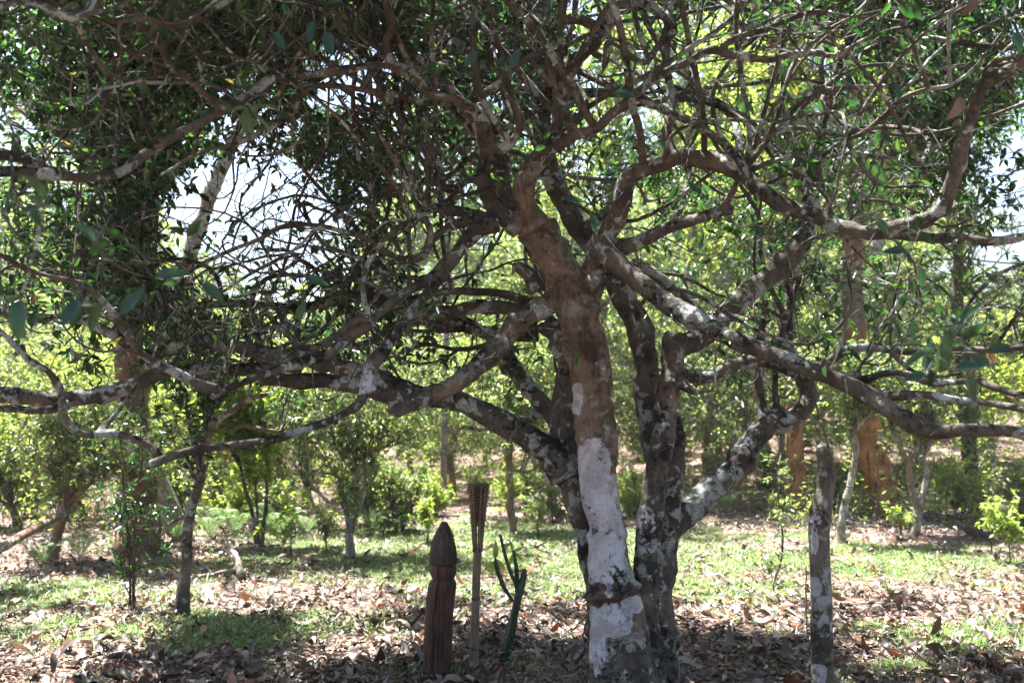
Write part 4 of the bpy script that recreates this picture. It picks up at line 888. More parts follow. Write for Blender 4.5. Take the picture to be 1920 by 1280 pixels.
def proto_tall(seed):
    rg = np.random.default_rng(seed); h = rg.uniform(8, 11)
    lines = [(np.array([[0, 0, -.3], [.05, 0, 1.0], [rg.uniform(-.3, .3), .1, h * .45], [rg.uniform(-.5, .5), 0, h * .75], [rg.uniform(-.6, .6), 0, h]]), np.array([.26, .18, .14, .09, .04]))]
    for k in range(7):
        a = k * 1.9 + rg.uniform(-.4, .4); z = h * (.35 + .08 * k); q = rg.uniform(.9, 1.6)
        lines.append((np.array([[0, 0, z], [math.cos(a) * q, math.sin(a) * q, z + .6], [math.cos(a) * q * 2, math.sin(a) * q * 2, z + 1.1]]), np.array([.07, .05, .03])))
    return tree_parts(lines, rg, nL1=34, nL2=330, nTw=2200, per=7, lsize=(.12, .19), l1len=2.6, l2len=1.3, twlen=.5, zmin=1.6, lo=.35, r1=.03, asp=.5)
def proto_bush(seed):
    rg = np.random.default_rng(seed); lines = []
    for k in range(7):
        a = k * .9 + rg.uniform(-.4, .4); q = rg.uniform(.1, .3)
        lines.append((np.array([[math.cos(a) * .04, math.sin(a) * .04, -.05], [math.cos(a) * q, math.sin(a) * q, .4], [math.cos(a) * q * 1.6, math.sin(a) * q * 1.6, rg.uniform(.7, 1.1)]]), np.array([.012, .009, .005])))
    return tree_parts(lines, rg, nL1=30, nL2=120, nTw=520, per=6, lsize=(.05, .09), l1len=.45, l2len=.25, twlen=.16, zmin=.08, lo=.1, r1=.006)
def make_proto(kind, seed, bark, lf):
    gt, gb, gl = {'small': proto_small, 'tall': proto_tall, 'bush': proto_bush}[kind](seed)
    return gt.mesh('trunk'), gb.mesh('twigs'), gl.mesh('crown'), bark, lf
def lmat(name, src, bark):   # local-coordinate bark, for copies
    return bark
PR = {}
PR['small'] = [make_proto('small', 100 + i, M[bk], M[lf]) for i, (bk, lf) in enumerate([('pale_bark', 'forest_leaf'), ('mid_bark', 'forest_leaf'), ('mid_bark', 'light_leaf'), ('pale_bark', 'forest_leaf')])]
PR['tall'] = [make_proto('tall', 200 + i, M[bk], M[lf]) for i, (bk, lf) in enumerate([('mid_bark', 'forest_leaf'), ('pale_bark', 'light_leaf'), ('dark_bark', 'forest_leaf')])]
PR['bush'] = [make_proto('bush', 300 + i, M['twig'], M[lf]) for i, lf in enumerate(['forest_leaf', 'light_leaf', 'forest_leaf'])]
def put(kind, v, x, y, s, rz, name, label, cat, group):
    tm, bm_, cm, bark, lf = PR[kind][v]
    t = empty(name, (x, y, float(terrain(x, y))), label, cat, group, rz); t.scale = (s, s, s)
    later(t, x, y, {'small': ['pale tea tree', 'brown tea tree', 'light leaved tea tree', 'small pale tea tree'], 'tall': ['tall brown forest tree', 'tall pale forest tree', 'tall dark forest tree'], 'bush': ['low shrub', 'light green shrub', 'small dark shrub']}[kind][int(v)])
    mobj('trunk' if kind != 'bush' else 'stems', tm, bark, t); c = mobj('crown' if kind != 'bush' else 'foliage', cm, lf, t); tag(mobj('twigs', bm_, M['twig'], c), kind='stuff')
    return t
rf = np.random.default_rng(5)
def ok_gap(x, y, h):
    tx = x / y; el = (h - 1.5) / y
    return not (-0.35 < tx < -0.15 and el > 0.10) and not (tx > .46 and el > .16) and not (-.2 < tx < -.08 and el > .34)
placed = []
def far_enough(x, y, d):
    return all((x - a) ** 2 + (y - b_) ** 2 > d * d for a, b_ in placed)
# rows of small tea trees
cnt = 0
for i in range(4000):
    if cnt >= 90: break
    y = 15 + 30 * rf.random() ** 1.4; x = rf.uniform(-.56, .56) * y
    if y < 19 and abs(x) < 3.2 and x > -4: continue
    if y < 16.5 and x > -2: continue
    if y < 18 and (1585 < 960 + F * x / y < 1725 or 1465 < 960 + F * x / y < 1530): continue
    if not far_enough(x, y, 1.7): continue
    placed.append((x, y)); cnt += 1
    sx = 'left of the leaning grey trunk' if x < -3 else ('between the torch and the old tree' if x < 2 else 'on the slope at the right')
    put('small', rf.integers(4), x, y, rf.uniform(.85, 1.35), rf.uniform(0, 6.28), 'plantation_tea_tree',
        None, 'tree', 'tea trees in rows behind the clearing')
cnt = 0
for i in range(4000):
    if cnt >= 36: break
    y = 27 + 35 * rf.random(); x = rf.uniform(-.58, .58) * y
    if not ok_gap(x, y, 9 + float(terrain(x, y))) or not far_enough(x, y, 2.2): continue
    placed.append((x, y)); cnt += 1
    put('tall', rf.integers(3), x, y, rf.uniform(.8, 1.25), rf.uniform(0, 6.28), 'forest_tree',
        None, 'tree', 'tall forest trees far behind')
cnt = 0
for i in range(4000):
    if cnt >= 80: break
    y = 14.2 + 20 * rf.random() ** 1.5; x = rf.uniform(-.56, .56) * y
    if not far_enough(x, y, .9): continue
    if y < 15.5 and -1 < x < 3.5: continue
    if y < 18 and (1585 < 960 + F * x / y < 1725 or 1465 < 960 + F * x / y < 1530): continue
    placed.append((x, y)); cnt += 1
    put('bush', rf.integers(3), x, y, rf.uniform(.45, .95), rf.uniform(0, 6.28), 'shrub',
        None, 'shrub', 'shrubs along the edge of the clearing')
label_all()
t_ = put('tall', 0, -6.3, 8.6, .55, 1.0, 'leafy_tree', None, 'tree', None)
t_['label'] = 'leafy crown reaching in over the left edge of the clearing'

# undergrowth: thin stems and loose leaves between the trees, nobody could count them
n = 5200; y = 14.5 + 30 * rf.random(n) ** 1.35; x = rf.uniform(-.58, .58, n) * y
kp = ((y > 16.5) | (x < -3.2) | (x > 4.0)) & (np.array([noise.noise(Vector((a * .45, b_ * .45, 2.2))) for a, b_ in zip(x, y)]) > -.12); x, y = x[kp], y[kp]; n = len(x)
U_ = walk(np.stack([x, y, terrain(x, y)], 1), rdir(n, rf) * [.45, .45, .1] + [0, 0, 1], 7, rf.gamma(2.5, .05, n).clip(.03, .32), .14, np.array([0, 0, .03]), None, rf)
g = tubes(U_, np.repeat(rf.uniform(.003, .008, (n, 1)), 7, 1) * np.linspace(1, .4, 7), 3, cap=False)
tag(mobj('undergrowth_stems', g.mesh('undergrowth_stems'), M['twig']), 'tangle of thin stems under the trees beyond the clearing', 'undergrowth', kind='stuff')
P_, d_, n_, Ls, Ws, rs = twig_leaves(U_, 7, rf, (.05, .11), .42, .25)
g = Geo(); leaves(P_ + rf.normal(0, .05, P_.shape), d_, n_, Ls, Ws, rs, g)
tag(mobj('undergrowth', g.mesh('undergrowth'), M['light_leaf']), 'loose sunlit yellow green undergrowth beyond the clearing', 'undergrowth', kind='stuff')

# ------------------------------------------------------------------ ferns
def fern_mesh(seed, nf=8):
    rg = np.random.default_rng(seed); fr = []
    for k in range(nf):
        a = k * 2 * math.pi / nf + rg.uniform(-.2, .2); Lf = rg.uniform(.5, .8); g = Geo()
        m = 26; t = np.linspace(0, 1, m); out = Lf * (t * .62); z = Lf * (1.25 * t - .72 * t ** 2.4)
        P_ = np.stack([np.cos(a) * out, np.sin(a) * out, z + .02], 1)
        tubes(P_[None], np.linspace(.004, .0012, m)[None], 4, g=g, cap=False)
        T = norm(np.gradient(P_, axis=0)); S = norm(np.cross(T, np.array([0, 0, 1.0])))
        wv = .12 * Lf / .7 * np.sin(math.pi * np.clip(t * .86 + .14, 0, 1)) ** .8
        for sg in (-1, 1):
            idx = np.arange(4, m)
            leaves(P_[idx], S[idx] * sg + T[idx] * .45, np.cross(S[idx], T[idx]), wv[idx], np.full(len(idx), .015), rg.uniform(0, 1, len(idx)), g, .05)
        fr.append(g.mesh('frond'))
    return fr
FERN = [fern_mesh(1), fern_mesh(2), fern_mesh(3)]
def fern(px, py, s, label, v, group=None):
    p = ground(px, py); t = empty('fern', p, label, 'fern', group, rf.uniform(0, 6)); t.scale = (s, s, s)
    for me in FERN[v]: mobj('frond', me, M['fern'], t)
fern(75, 1068, .75, 'bright green fern at the left edge under the leaning pole', 0)
fern(150, 1050, .7, 'small fern at the foot of the leaning reddish tea tree', 1)
for i, (x, y, s, lb) in enumerate([(330, 1018, .8, 'pale fern just left of the small twisted tree'), (395, 1012, .9, 'pale fern just right of the small twisted tree'), (440, 1010, .9, 'pale fern left of the twin dark stems'), (520, 1014, 1.0, 'large pale fern at the right foot of the twin dark stems'),
                                   (575, 1008, .8, 'pale fern halfway between the twin dark stems and the many stemmed tree'), (700, 1004, .8, 'pale fern right of the many stemmed tea tree'), (745, 1000, .7, 'pale fern left of the pointed tip of the carved post'), (1000, 962, .8, 'shaded fern just right of the straight brown trunk'), (1360, 965, .8, 'shaded fern under the arching right stem of the old tree')]):
    fern(x, y, s, lb, i % 3, 'ferns at the edge of the clearing')
# ------------------------------------------------------------------ leaf litter and grass
def litter_leaf_geo(C, yaw, L, Wd, rnd, rg, g):
    """curled dry leaves, 4 x 2 quads each"""
    N = len(C); m = 5
    t = np.linspace(0, 1, m)[None]; L = L[:, None]; Wd = Wd[:, None]
    wv = Wd * .5 * np.array([[.06, .75, 1.0, .72, .03]])
    curl = rg.uniform(-.6, .8, (N, 1)); cup = rg.uniform(-.3, 1.1, (N, 1)); twist = rg.normal(0, .9, (N, 1))
    along = (t - .5) * L; zc = curl * L * ((t - .5) ** 2) * 2
    rowsV = []
    for sx in (-1, 0, 1):
        lx = sx * wv * np.cos(cup * .8); lz = zc + abs(sx) * wv * cup + sx * wv * twist * (t - .5) + rg.normal(0, .006, (N, m))
        rowsV.append(np.stack([lx, along, lz], -1))
    V = np.stack(rowsV, 2)          # N,m,3,3
    V[..., 2] -= V[..., 2].reshape(N, -1).min(1)[:, None, None]
    tilt = rg.normal(0, .30, (N, 2)); V[..., 2] += V[..., 0] * tilt[:, :1, None] + V[..., 1] * tilt[:, 1:, None]
    V[..., 2] -= V[..., 2].reshape(N, -1).min(1)[:, None, None] * .8
    c, s = np.cos(yaw)[:, None, None], np.sin(yaw)[:, None, None]
    x, y = V[..., 0] * c - V[..., 1] * s, V[..., 0] * s + V[..., 1] * c
    V = np.stack([x, y, V[..., 2]], -1) + C[:, None, None]
    b_ = np.arange(N)[:, None] * m * 3
    q = []
    for i in range(m - 1):
        for j in range(2):
            a = i * 3 + j; q.append([a, a + 1, a + 4, a + 3])
    Fq = (b_[:, :, None] + np.array(q)[None]).reshape(-1, 4)
    g.add(V.reshape(-1, 3), Fq, np.repeat(rnd, m * 3)); return g
rl = np.random.default_rng(33)
def scatter(n, y0, y1, half=.60, p=1.6):
    y = y0 + (y1 - y0) * rl.random(n) ** p; x = rl.uniform(-half, half, n) * y
    return x, y
x, y = scatter(24000, 4.4, 17.5)
gmk = grassmask(x, y); dn = vnoise(x, y, 1.7, 5.5)
keep = rl.random(len(x)) < np.clip(.95 - gmk * .55 + dn * .6, .14, 1); x, y = x[keep], y[keep]
C_ = np.stack([x, y, terrain(x, y) + rl.uniform(.002, .022, len(x))], 1)
L_ = np.clip(rl.lognormal(math.log(.068), .38, len(x)), .04, .17); W_ = L_ * rl.uniform(.36, .55, len(x))
rn_ = rl.random(len(x))
px, py, f_ = project(C_); vis = (px > 10) & (px < 1910) & (py < 1275)
key = np.where(vis, L_ / f_, 0); od = np.argsort(-key); bigl = od[:280]; rst = od[280:]
g = Geo(); litter_leaf_geo(C_[rst], rl.uniform(0, 6.28, len(rst)), L_[rst], W_[rst], rn_[rst], rl, g)
tag(mobj('leaf_litter', g.mesh('leaf_litter'), M['litter']), 'dry brown and pinkish fallen leaves strewn over the whole clearing', 'leaf litter', kind='stuff')
x, y = scatter(62000, 4.4, 17.5); kk = rl.random(len(x)) < np.clip(1.1 - grassmask(x, y) * .8, .15, 1); x, y = x[kk], y[kk]; nn_ = len(x)
g = Geo(); leaves(np.stack([x, y, terrain(x, y) + rl.uniform(.003, .012, nn_)], 1), rdir(nn_, rl) * [1, 1, .15], rdir(nn_, rl) * [.5, .5, .3] + [0, 0, 1], rl.uniform(.012, .05, nn_), rl.uniform(.008, .022, nn_), rl.random(nn_) ** 1.3 * .95, g, .15)
tag(mobj('leaf_crumbs', g.mesh('leaf_crumbs'), M['litter']), 'broken leaf crumbs and bits covering the soil of the clearing', 'leaf litter', kind='stuff')
LM = []
for k in range(24):
    g = Geo(); litter_leaf_geo(np.zeros((1, 3)), np.zeros(1), np.ones(1), np.array([.38 + .007 * k]), np.array([(k * .618) % 1]), rl, g)
    me = g.mesh('fallen_leaf'); me.materials.append(M['litter']); LM.append(me)
for q, i in enumerate(bigl):
    o = bpy.data.objects.new('fallen_leaf', LM[q % 24]); COL.objects.link(o)
    o.location = C_[i] + [0, 0, .008]; o.rotation_euler = (rl.normal(0, .15), rl.normal(0, .15), rl.uniform(0, 6.28)); s = float(L_[i]); o.scale = (s, s, s)
    o.parent = GROUND

# grass tufts
nb = 26000
x, y = scatter(nb * 5, 4.4, 17.5, .6, 1.25); gmk = grassmask(x, y)
keep = rl.random(len(x)) < (gmk ** 1.6); x, y = x[keep][:nb], y[keep][:nb]
print('tufts', len(x))
k = 4
x = np.repeat(x, k) + rl.normal(0, .02, len(x) * k); y = np.repeat(y, k) + rl.normal(0, .02, len(y) * k)
N = len(x); h = rl.gamma(3.0, .0085, N).clip(.008, .085); a = rl.uniform(0, 6.28, N); lean = rl.uniform(.3, 2.2, N) * h
B0 = np.stack([x, y, terrain(x, y) - .003], 1); S = np.stack([np.cos(a), np.sin(a), 0 * a], 1); Dl = np.stack([-np.sin(a), np.cos(a), 0 * a], 1)
wv = rl.uniform(.0022, .0052, N)[:, None]
up = np.array([0, 0, 1.0])
V = np.stack([B0 - S * wv, B0 + S * wv, B0 + S * wv * .8 + Dl * lean[:, None] * .4 + up * h[:, None] * .7, B0 - S * wv * .8 + Dl * lean[:, None] * .4 + up * h[:, None] * .7, B0 + Dl * lean[:, None] + up * h[:, None]], 1)
bI = np.arange(N)[:, None] * 5
g = Geo(); g.add(V.reshape(-1, 3), [bI + np.array([[0, 1, 2, 3]]), bI + np.array([[3, 2, 4]])], np.repeat(rl.random(N), 5))
tag(mobj('grass', g.mesh('grass'), M['grass']), 'short patchy green grass among the fallen leaves', 'grass', kind='stuff')

# dead sticks on the floor
n = 420; x, y = scatter(n, 4.6, 16, .58, 1.2)
s = np.stack([x, y, terrain(x, y) + .012], 1); d = rdir(n, rl) * [1, 1, .08]
Wk = walk(s, d, 7, rl.uniform(.02, .07, n), .12, None, None, rl); Wk[..., 2] = terrain(Wk[..., 0], Wk[..., 1]) + .012 + np.abs(rl.normal(0, .01, (n, 1)))
g = tubes(Wk, np.repeat(rl.uniform(.0015, .004, n)[:, None], 7, 1), 4)
tag(mobj('fallen_twigs', g.mesh('fallen_twigs'), M['twig']), 'thin dead twigs scattered on the leaf litter', 'twigs', kind='stuff')

# ------------------------------------------------------------------ carved wooden post
def wood_mat(name, c1, c2, rough=.75):
    m, t = newmat(name); b = NB(t); tc = b.n('ShaderNodeTexCoord').outputs['Object']
    mp = b.n('ShaderNodeMapping'); mp.inputs['Scale'].default_value = (1, 1, .09); b.lk(tc, mp.inputs[0])
    n1 = b.noise(mp.outputs[0], 60, 6, .7); n2 = b.noise(tc, 6, 4)
    col = b.mix(b.step(b.math('ADD', b.math('MULTIPLY', n1, .6), b.math('MULTIPLY', n2, .4)), .38, .62), c1, c2)
    p = b.n('ShaderNodeBsdfPrincipled'); b.lk(col, p.inputs['Base Color']); p.inputs['Roughness'].default_value = rough; p.inputs['Specular IOR Level'].default_value = .3
    bp = b.n('ShaderNodeBump'); bp.inputs['Strength'].default_value = .7; bp.inputs['Distance'].default_value = .006; b.lk(n1, bp.inputs['Height']); b.lk(bp.outputs[0], p.inputs['Normal'])
    o = b.n('ShaderNodeOutputMaterial'); b.lk(p.outputs[0], o.inputs[0]); return m
M['post_wood'] = wood_mat('post_wood', (0.038, 0.019, 0.013), (0.115, 0.062, 0.042)); M['post_tip'] = wood_mat('post_tip', (0.026, 0.019, 0.015), (0.095, 0.070, 0.056))
M['bamboo'] = wood_mat('bamboo', (0.125, 0.100, 0.068), (0.26, 0.215, 0.15), .5); M['weave'] = wood_mat('weave', (0.09, 0.05, 0.03), (0.22, 0.13, 0.08), .6)
M['char'] = wood_mat('char', (0.02, 0.015, 0.012), (0.05, 0.035, 0.03))
pb_ = ground(822, 1262); Yp = pb_[1]; sc_p = Yp / F
def lathe_px(rows, Y, K, seed, cracks=(), rough=.012, dent=None):
    """rows: (centre px, py, half width px)"""
    rows = np.array(rows, float); n = int((rows[0, 1] - rows[-1, 1]) / 3) + 2; t = np.linspace(0, 1, n)
    tt = (rows[0, 1] - rows[:, 1]) / (rows[0, 1] - rows[-1, 1])
    cx = np.interp(t, tt, rows[:, 0]); pyy = np.interp(t, tt, rows[:, 1]); hw = np.interp(t, tt, rows[:, 2])
    V = []
    for i in range(n):
        c = at(cx[i], pyy[i], Y); r_ = hw[i] / F * Y
        for j in range(K):
            a = j * 2 * math.pi / K
            rr = r_ * (1 + rough * 4 * noise.noise(Vector((math.cos(a) * 2, math.sin(a) * 2, i * .03 + seed))) + rough * 2 * noise.noise(Vector((math.cos(a) * 9, math.sin(a) * 9, i * .02 + seed))))
            for (ca_, wd, dp, lo, hi) in cracks:
                ac = ca_ + .12 * noise.noise(Vector((ca_ * 9, i * .09, 0)))
                q = abs((a - ac + math.pi) % (2 * math.pi) - math.pi)
                if lo <= t[i] <= hi: rr *= 1 - dp * max(0, 1 - q / wd)
            V.append(c + np.array([math.cos(a) * rr, math.sin(a) * rr, 0]))
    V = np.array(V); ii = (np.arange(n - 1)[:, None] * K); j = np.arange(K)[None]
    Q = np.stack([ii + j, ii + (j + 1) % K, ii + K + (j + 1) % K, ii + K + j], -1).reshape(-1, 4)
    g = Geo(); g.add(V, [Q, np.arange(K)[None] + (n - 1) * K, np.arange(K)[::-1][None]]); return g
post = empty('carved_post', pb_, 'dark wooden post carved to a blunt point, left of the bamboo torch', 'post')
cr = [(4.45, .10, .35, .0, 1), (5.2, .05, .18, .1, .9), (3.9, .05, .15, 0, .6), (4.9, .04, .14, 0, .7)]
mobj('shaft', lathe_px([(820, 1275, 27), (820, 1240, 26.5), (821, 1200, 26), (823, 1150, 25.5), (826, 1120, 25.5), (829, 1100, 25.5), (830, 1092, 24.5), (831, 1084, 19.5)], Yp, 72, 1, cr).mesh('shaft', pb_), M['post_wood'], post)
mobj('collar', lathe_px([(831, 1085, 19.5), (831, 1080, 22), (831, 1072, 24.2), (831, 1064, 23.5), (831, 1058, 21.5)], Yp, 72, 2, [(4.45, .08, .25, 0, 1)]).mesh('collar', pb_), M['post_wood'], post)
mobj('pointed_tip', lathe_px([(831, 1060, 21), (831, 1056, 25.5), (831, 1045, 26), (831, 1028, 24.5), (831, 1012, 21), (832, 1000, 16.5), (833, 990, 12), (833, 983, 8), (833, 979, 6), (833, 977, 3)], Yp, 72, 3, [(4.2, .06, .10, 0, .6), (5.3, .04, .08, .1, .8)], .014).mesh('pointed_tip', pb_), M['post_tip'], post)

# ------------------------------------------------------------------ bamboo torch
tb = ground(890, 1250); Yt = tb[1]
torch = empty('bamboo_torch', tb, 'bamboo garden torch with a woven cone top beside the carved post', 'torch')
mobj('pole', lathe_px([(889, 1262, 8), (890, 1200, 8), (892, 1122, 7.5), (894, 1060, 7.8), (896, 1030, 8)], Yt, 20, 5, (), .004).mesh('pole', tb), M['bamboo'], torch)
for (cx_, py_) in [(892.5, 1121), (889.5, 1215)]:
    mobj('bamboo_node', lathe_px([(cx_, py_ + 3, 7.7), (cx_, py_ + 1, 9), (cx_, py_ - 1, 8.8), (cx_, py_ - 4, 7.7)], Yt, 20, 6, (), .002).mesh('bamboo_node', tb), M['weave'], torch)
cTop = at(897, 908, Yt); cBot = at(895.5, 1034, Yt)
rb_, rt_ = 7.6 / F * Yt, 19 / F * Yt
for k in range(14):
    a = k * 2 * math.pi / 14 + .12
    if k in (10,): continue
    t = np.linspace(0, 1, 12); rr = rb_ + (rt_ - rb_) * t ** 1.25
    P_ = cBot[None] * (1 - t[:, None]) + cTop[None] * t[:, None] + np.stack([np.cos(a) * rr, np.sin(a) * rr, 0 * t], 1)
    g = tubes(P_[None], np.full((1, 12), .0058), 6); mobj('stave', g.mesh('stave', tb), M['bamboo'], torch)
for k in range(18):
    t = .40 + .60 * k / 17; rr = rb_ + (rt_ - rb_) * t ** 1.25 + .002; c = cBot * (1 - t) + cTop * t
    a = np.linspace(0, 2 * math.pi, 43)
    wob = .0065 * np.cos(a * 7 + (k % 2) * math.pi)
    P_ = np.stack([c[0] + np.cos(a) * (rr + wob), c[1] + np.sin(a) * (rr + wob), np.full(43, c[2]) + .002 * np.sin(a * 3 + k)], 1)
    g = tubes(P_[None], np.full((1, 43), .0042 if k < 17 else .006), 5); mobj('weave_band', g.mesh('weave_band', tb), M['weave'], torch)
g = Geo(); cI = cBot * .45 + cTop * .55
mobj('fuel_can', lathe_px([(896, 975, 8.5), (896.5, 950, 11.5), (897, 916, 13.5), (897, 914, 4), (897, 911, 3.5)], Yt, 20, 8, (), .002).mesh('fuel_can', tb), M['char'], torch)

# ------------------------------------------------------------------ spiny euphorbia
def simple_mat(name, c1, c2, scale, rough=.5):
    m, t = newmat(name); b = NB(t); tc = b.n('ShaderNodeTexCoord').outputs['Object']
    n1 = b.noise(tc, scale, 5, .6); p = b.n('ShaderNodeBsdfPrincipled'); b.lk(b.mix(b.step(n1, .35, .65), c1, c2), p.inputs['Base Color']); p.inputs['Roughness'].default_value = rough
    bp = b.n('ShaderNodeBump'); bp.inputs['Strength'].default_value = .4; bp.inputs['Distance'].default_value = .003; b.lk(n1, bp.inputs['Height']); b.lk(bp.outputs[0], p.inputs['Normal'])
    o = b.n('ShaderNodeOutputMaterial'); b.lk(p.outputs[0], o.inputs[0]); return m
M['cactus'] = simple_mat('cactus', (.012, .028, .012), (.040, .075, .028), 60)
M['thorn'] = simple_mat('thorn', (.34, .28, .20), (.5, .42, .30), 30)
cb = ground(944, 1243); Yc = cb[1]
cact = empty('spiny_euphorbia', cb, 'dark green spiny succulent with upright arms right of the bamboo torch', 'cactus')
def euph(pts, Y, seed):
    P_, r_ = smooth_line([at(p[0], p[1], Y + p[3] if len(p) > 3 else Y) for p in pts], [p[2] * .86 / 2 / F * Y for p in pts], .006)
    n = len(P_); K = 20; T = norm(np.gradient(P_, axis=0)); U = norm(np.cross(T, np.array([0, 1.0, 0.02]))); W_ = np.cross(T, U)
    ang = np.arange(K) * 2 * math.pi / K
    s = np.arange(n) * .006
    V = []; thorns = []
    for i in range(n):
        tooth = 1 + .38 * abs(math.sin(s[i] * math.pi / .032))
        for a in ang:
            rib = max(0, math.cos(4 * (a + .3 * s[i] * 5 + seed))) ** 1.5
            rr = r_[i] * (.62 + .42 * rib * tooth); V.append(P_[i] + (U[i] * math.cos(a) + W_[i] * math.sin(a)) * rr)
        if i % 5 == 2:
            for q in range(4):
                a = q * math.pi / 2 - .3 * s[i] * 5 - seed; dv = U[i] * math.cos(a) + W_[i] * math.sin(a)
                for sg in (-1, 1):
                    p0 = P_[i] + dv * r_[i] * 1.1; thorns.append([p0, p0 + (dv + T[i] * .3 + np.cross(dv, T[i]) * sg * .5) * .014])
    ii = (np.arange(n - 1)[:, None] * K); j = np.arange(K)[None]
    Q = np.stack([ii + j, ii + (j + 1) % K, ii + K + (j + 1) % K, ii + K + j], -1).reshape(-1, 4)
    g = Geo(); g.add(np.array(V), [Q, np.arange(K)[None] + (n - 1) * K, np.arange(K)[::-1][None]])
    st = mobj('stem', g.mesh('stem', cb), M['cactus'], cact)
    gt = tubes(np.array(thorns), np.tile([[.0016, .0003]], (len(thorns), 1)), 3); tag(mobj('thorns', gt.mesh('thorns', cb), M['thorn'], st), kind='stuff')
    return P_
euph([(944, 1250, 17), (947, 1225, 19), (951, 1205, 21), (958, 1180, 20), (965, 1150, 18), (970, 1125, 17), (976, 1105, 18), (982, 1080, 17), (983, 1066, 9)], Yc, 0)
euph([(962, 1127, 7), (954, 1115, 8), (945, 1100, 9), (937, 1080, 9), (931, 1060, 9), (928, 1046, 5)], Yc, 1)
euph([(970, 1112, 8), (966, 1092, 9), (958, 1075, 9), (950, 1050, 9), (944, 1028, 8), (940, 1010, 7), (938, 1002, 4)], Yc, 2)
euph([(972, 1112, 9), (970, 1090, 9), (968, 1065, 8), (965, 1045, 8), (962, 1031, 5)], Yc, 3)
euph([(968, 1135, 9), (975, 1115, 9), (979, 1095, 8), (983, 1075, 6)], Yc - .03, 4)
for (px_, py_, ax, az, L_) in [(929, 1050, -.3, -1, .085), (928, 1048, .1, 1.2, .10), (930, 1048, .9, -.9, .08), (927, 1052, -.8, -.7, .08), (929, 1046, .15, .9, .07), (963, 1036, -.3, -1, .07), (963, 1034, .9, .5, .06), (964, 1035, .7, -.6, .07), (940, 1008, -.4, .6, .03), (941, 1024, .9, .3, .06), (962, 1032, -.2, .8, .06), (983, 1068, .3, 1, .02)]:
    me = leaf_blade(1, .30, .25, .2, random.randrange(99), .6); me.materials.append(M['light_leaf'])
    place_leaf(me, at(px_, py_, Yc), (ax, random.uniform(-.2, .2), az), (.2, -1, .3), L_ * 1.2, cact, org=cb)

# ------------------------------------------------------------------ lichen covered stump on the right and its vine
sb_ = at(1542, 1345, 5.25); sb_[2] = float(terrain(sb_[0], 5.25))
M['stump_bark'] = bark_mat('stump_bark', (0.065, 0.054, 0.042), (0.15, 0.128, 0.10), (0.28, 0.30, 0.29), .45, .8,
    blobs=[blob(1548, 1180, 5.2, 15, 30), blob(1530, 1100, 5.2, 10, 20), blob(1529, 1010, 5.2, 6, 30), blob(1530, 975, 5.2, 9, 9), blob(1538, 1262, 5.2, 14, 18), blob(1545, 1125, 5.2, 14, 8)], blobcol=(.42, .42, .46))
stump = empty('tree_stump', sb_, 'upright dead trunk with white lichen patches and a broken top at the right', 'stump')
mobj('trunk', lathe_px([(1542, 1350, 23), (1542, 1280, 20), (1541, 1200, 20), (1540, 1130, 19.5), (1537, 1060, 18.5), (1535, 1000, 19), (1538, 960, 20.5), (1546, 915, 16), (1548, 890, 18), (1547, 868, 14), (1546, 850, 16), (1545, 838, 14), (1546, 832, 8)], 5.25, 60, 11, [(4.6, .35, .12, .82, .93), (5.3, .3, .14, .86, .97)], .022).mesh('trunk', sb_), M['stump_bark'], stump)
def vine(pts, label, r=.004, name='vine', Y=5.2, mat='dark_bark'):
    P_ = [at(p[0], p[1], p[2] if len(p) > 2 else Y) for p in pts]; p, rr = smooth_line(P_, [r] * len(P_), .03)
    p = p + np.array([[noise.noise(Vector((q * .5, c * 9, r * 999))) for c in range(3)] for q in range(len(p))]) * .006
    g = tubes(p[None], rr[None], 6); return tag(mobj(name, g.mesh(name, P_[0]), M[mat], None, P_[0]), label, 'vine')
vine([(1562, 900, 5.15), (1560, 860), (1548, 820), (1535, 780), (1522, 720), (1510, 690, 5.3), (1500, 640, 5.4), (1488, 560, 5.4), (1480, 480)], 'thin vine rising from the broken top of the lichen covered dead trunk', .005)
vine([(1580, 912, 5.1), (1600, 915), (1625, 930), (1655, 945), (1690, 942), (1710, 930)], 'thin arching twig sticking out right of the dead trunk', .0028)
st_ = ground(1515, 1200)
vine([(1519, 1215, 5.0), (1514, 1180, 5.0), (1512, 1130, 5.0), (1511, 1060, 5.0)], 'thin dark stick standing upright beside the dead trunk', .0032, 'thin_stick')

# ------------------------------------------------------------------ saplings, seedlings
def seedling(px, py, top, label, rg, leafm='light_leaf', nb_=10, ls=(.04, .08), h=None, lean=0):
    b_ = ground(px, py); Y = b_[1]
    p = [(px, py + 4, 3)] + top
    return build_tree('seedling', b_, [pline([(q[0], q[1], q[2]) for q in p], Y)], label, 'seedling', M['twig'], M[leafm], rg, nL1=nb_, nL2=nb_ * 3, nTw=nb_ * 4, per=5, zmin=.12, l1len=.35, l2len=.15, twlen=.08, lo=.2, lsize=ls, r1=.003)
seedling(1455, 1125, [(1450, 1095, 4), (1462, 1060, 4), (1468, 1010, 4), (1462, 960, 3), (1458, 900, 2), (1464, 850, 2)], 'tall thin sapling with a wavy stem in the sun left of the dead trunk', rgt, 'forest_leaf', 14, (.03, .06))
seedling(1895, 1055, [(1892, 1020, 3), (1888, 980, 2), (1884, 940, 2)], 'bright green seedling at the right edge of the clearing', rgt, 'light_leaf', 16, (.06, .10))
seedling(1860, 1035, [(1858, 1010, 3), (1862, 985, 2)], 'low seedling next to the dark root clump', rgt, 'light_leaf', 8, (.05, .08))
seedling(1690, 1010, [(1688, 985, 3), (1690, 960, 2)], 'small leafy seedling at the foot of the forked pale tea tree', rgt, 'light_leaf', 9, (.06, .10))
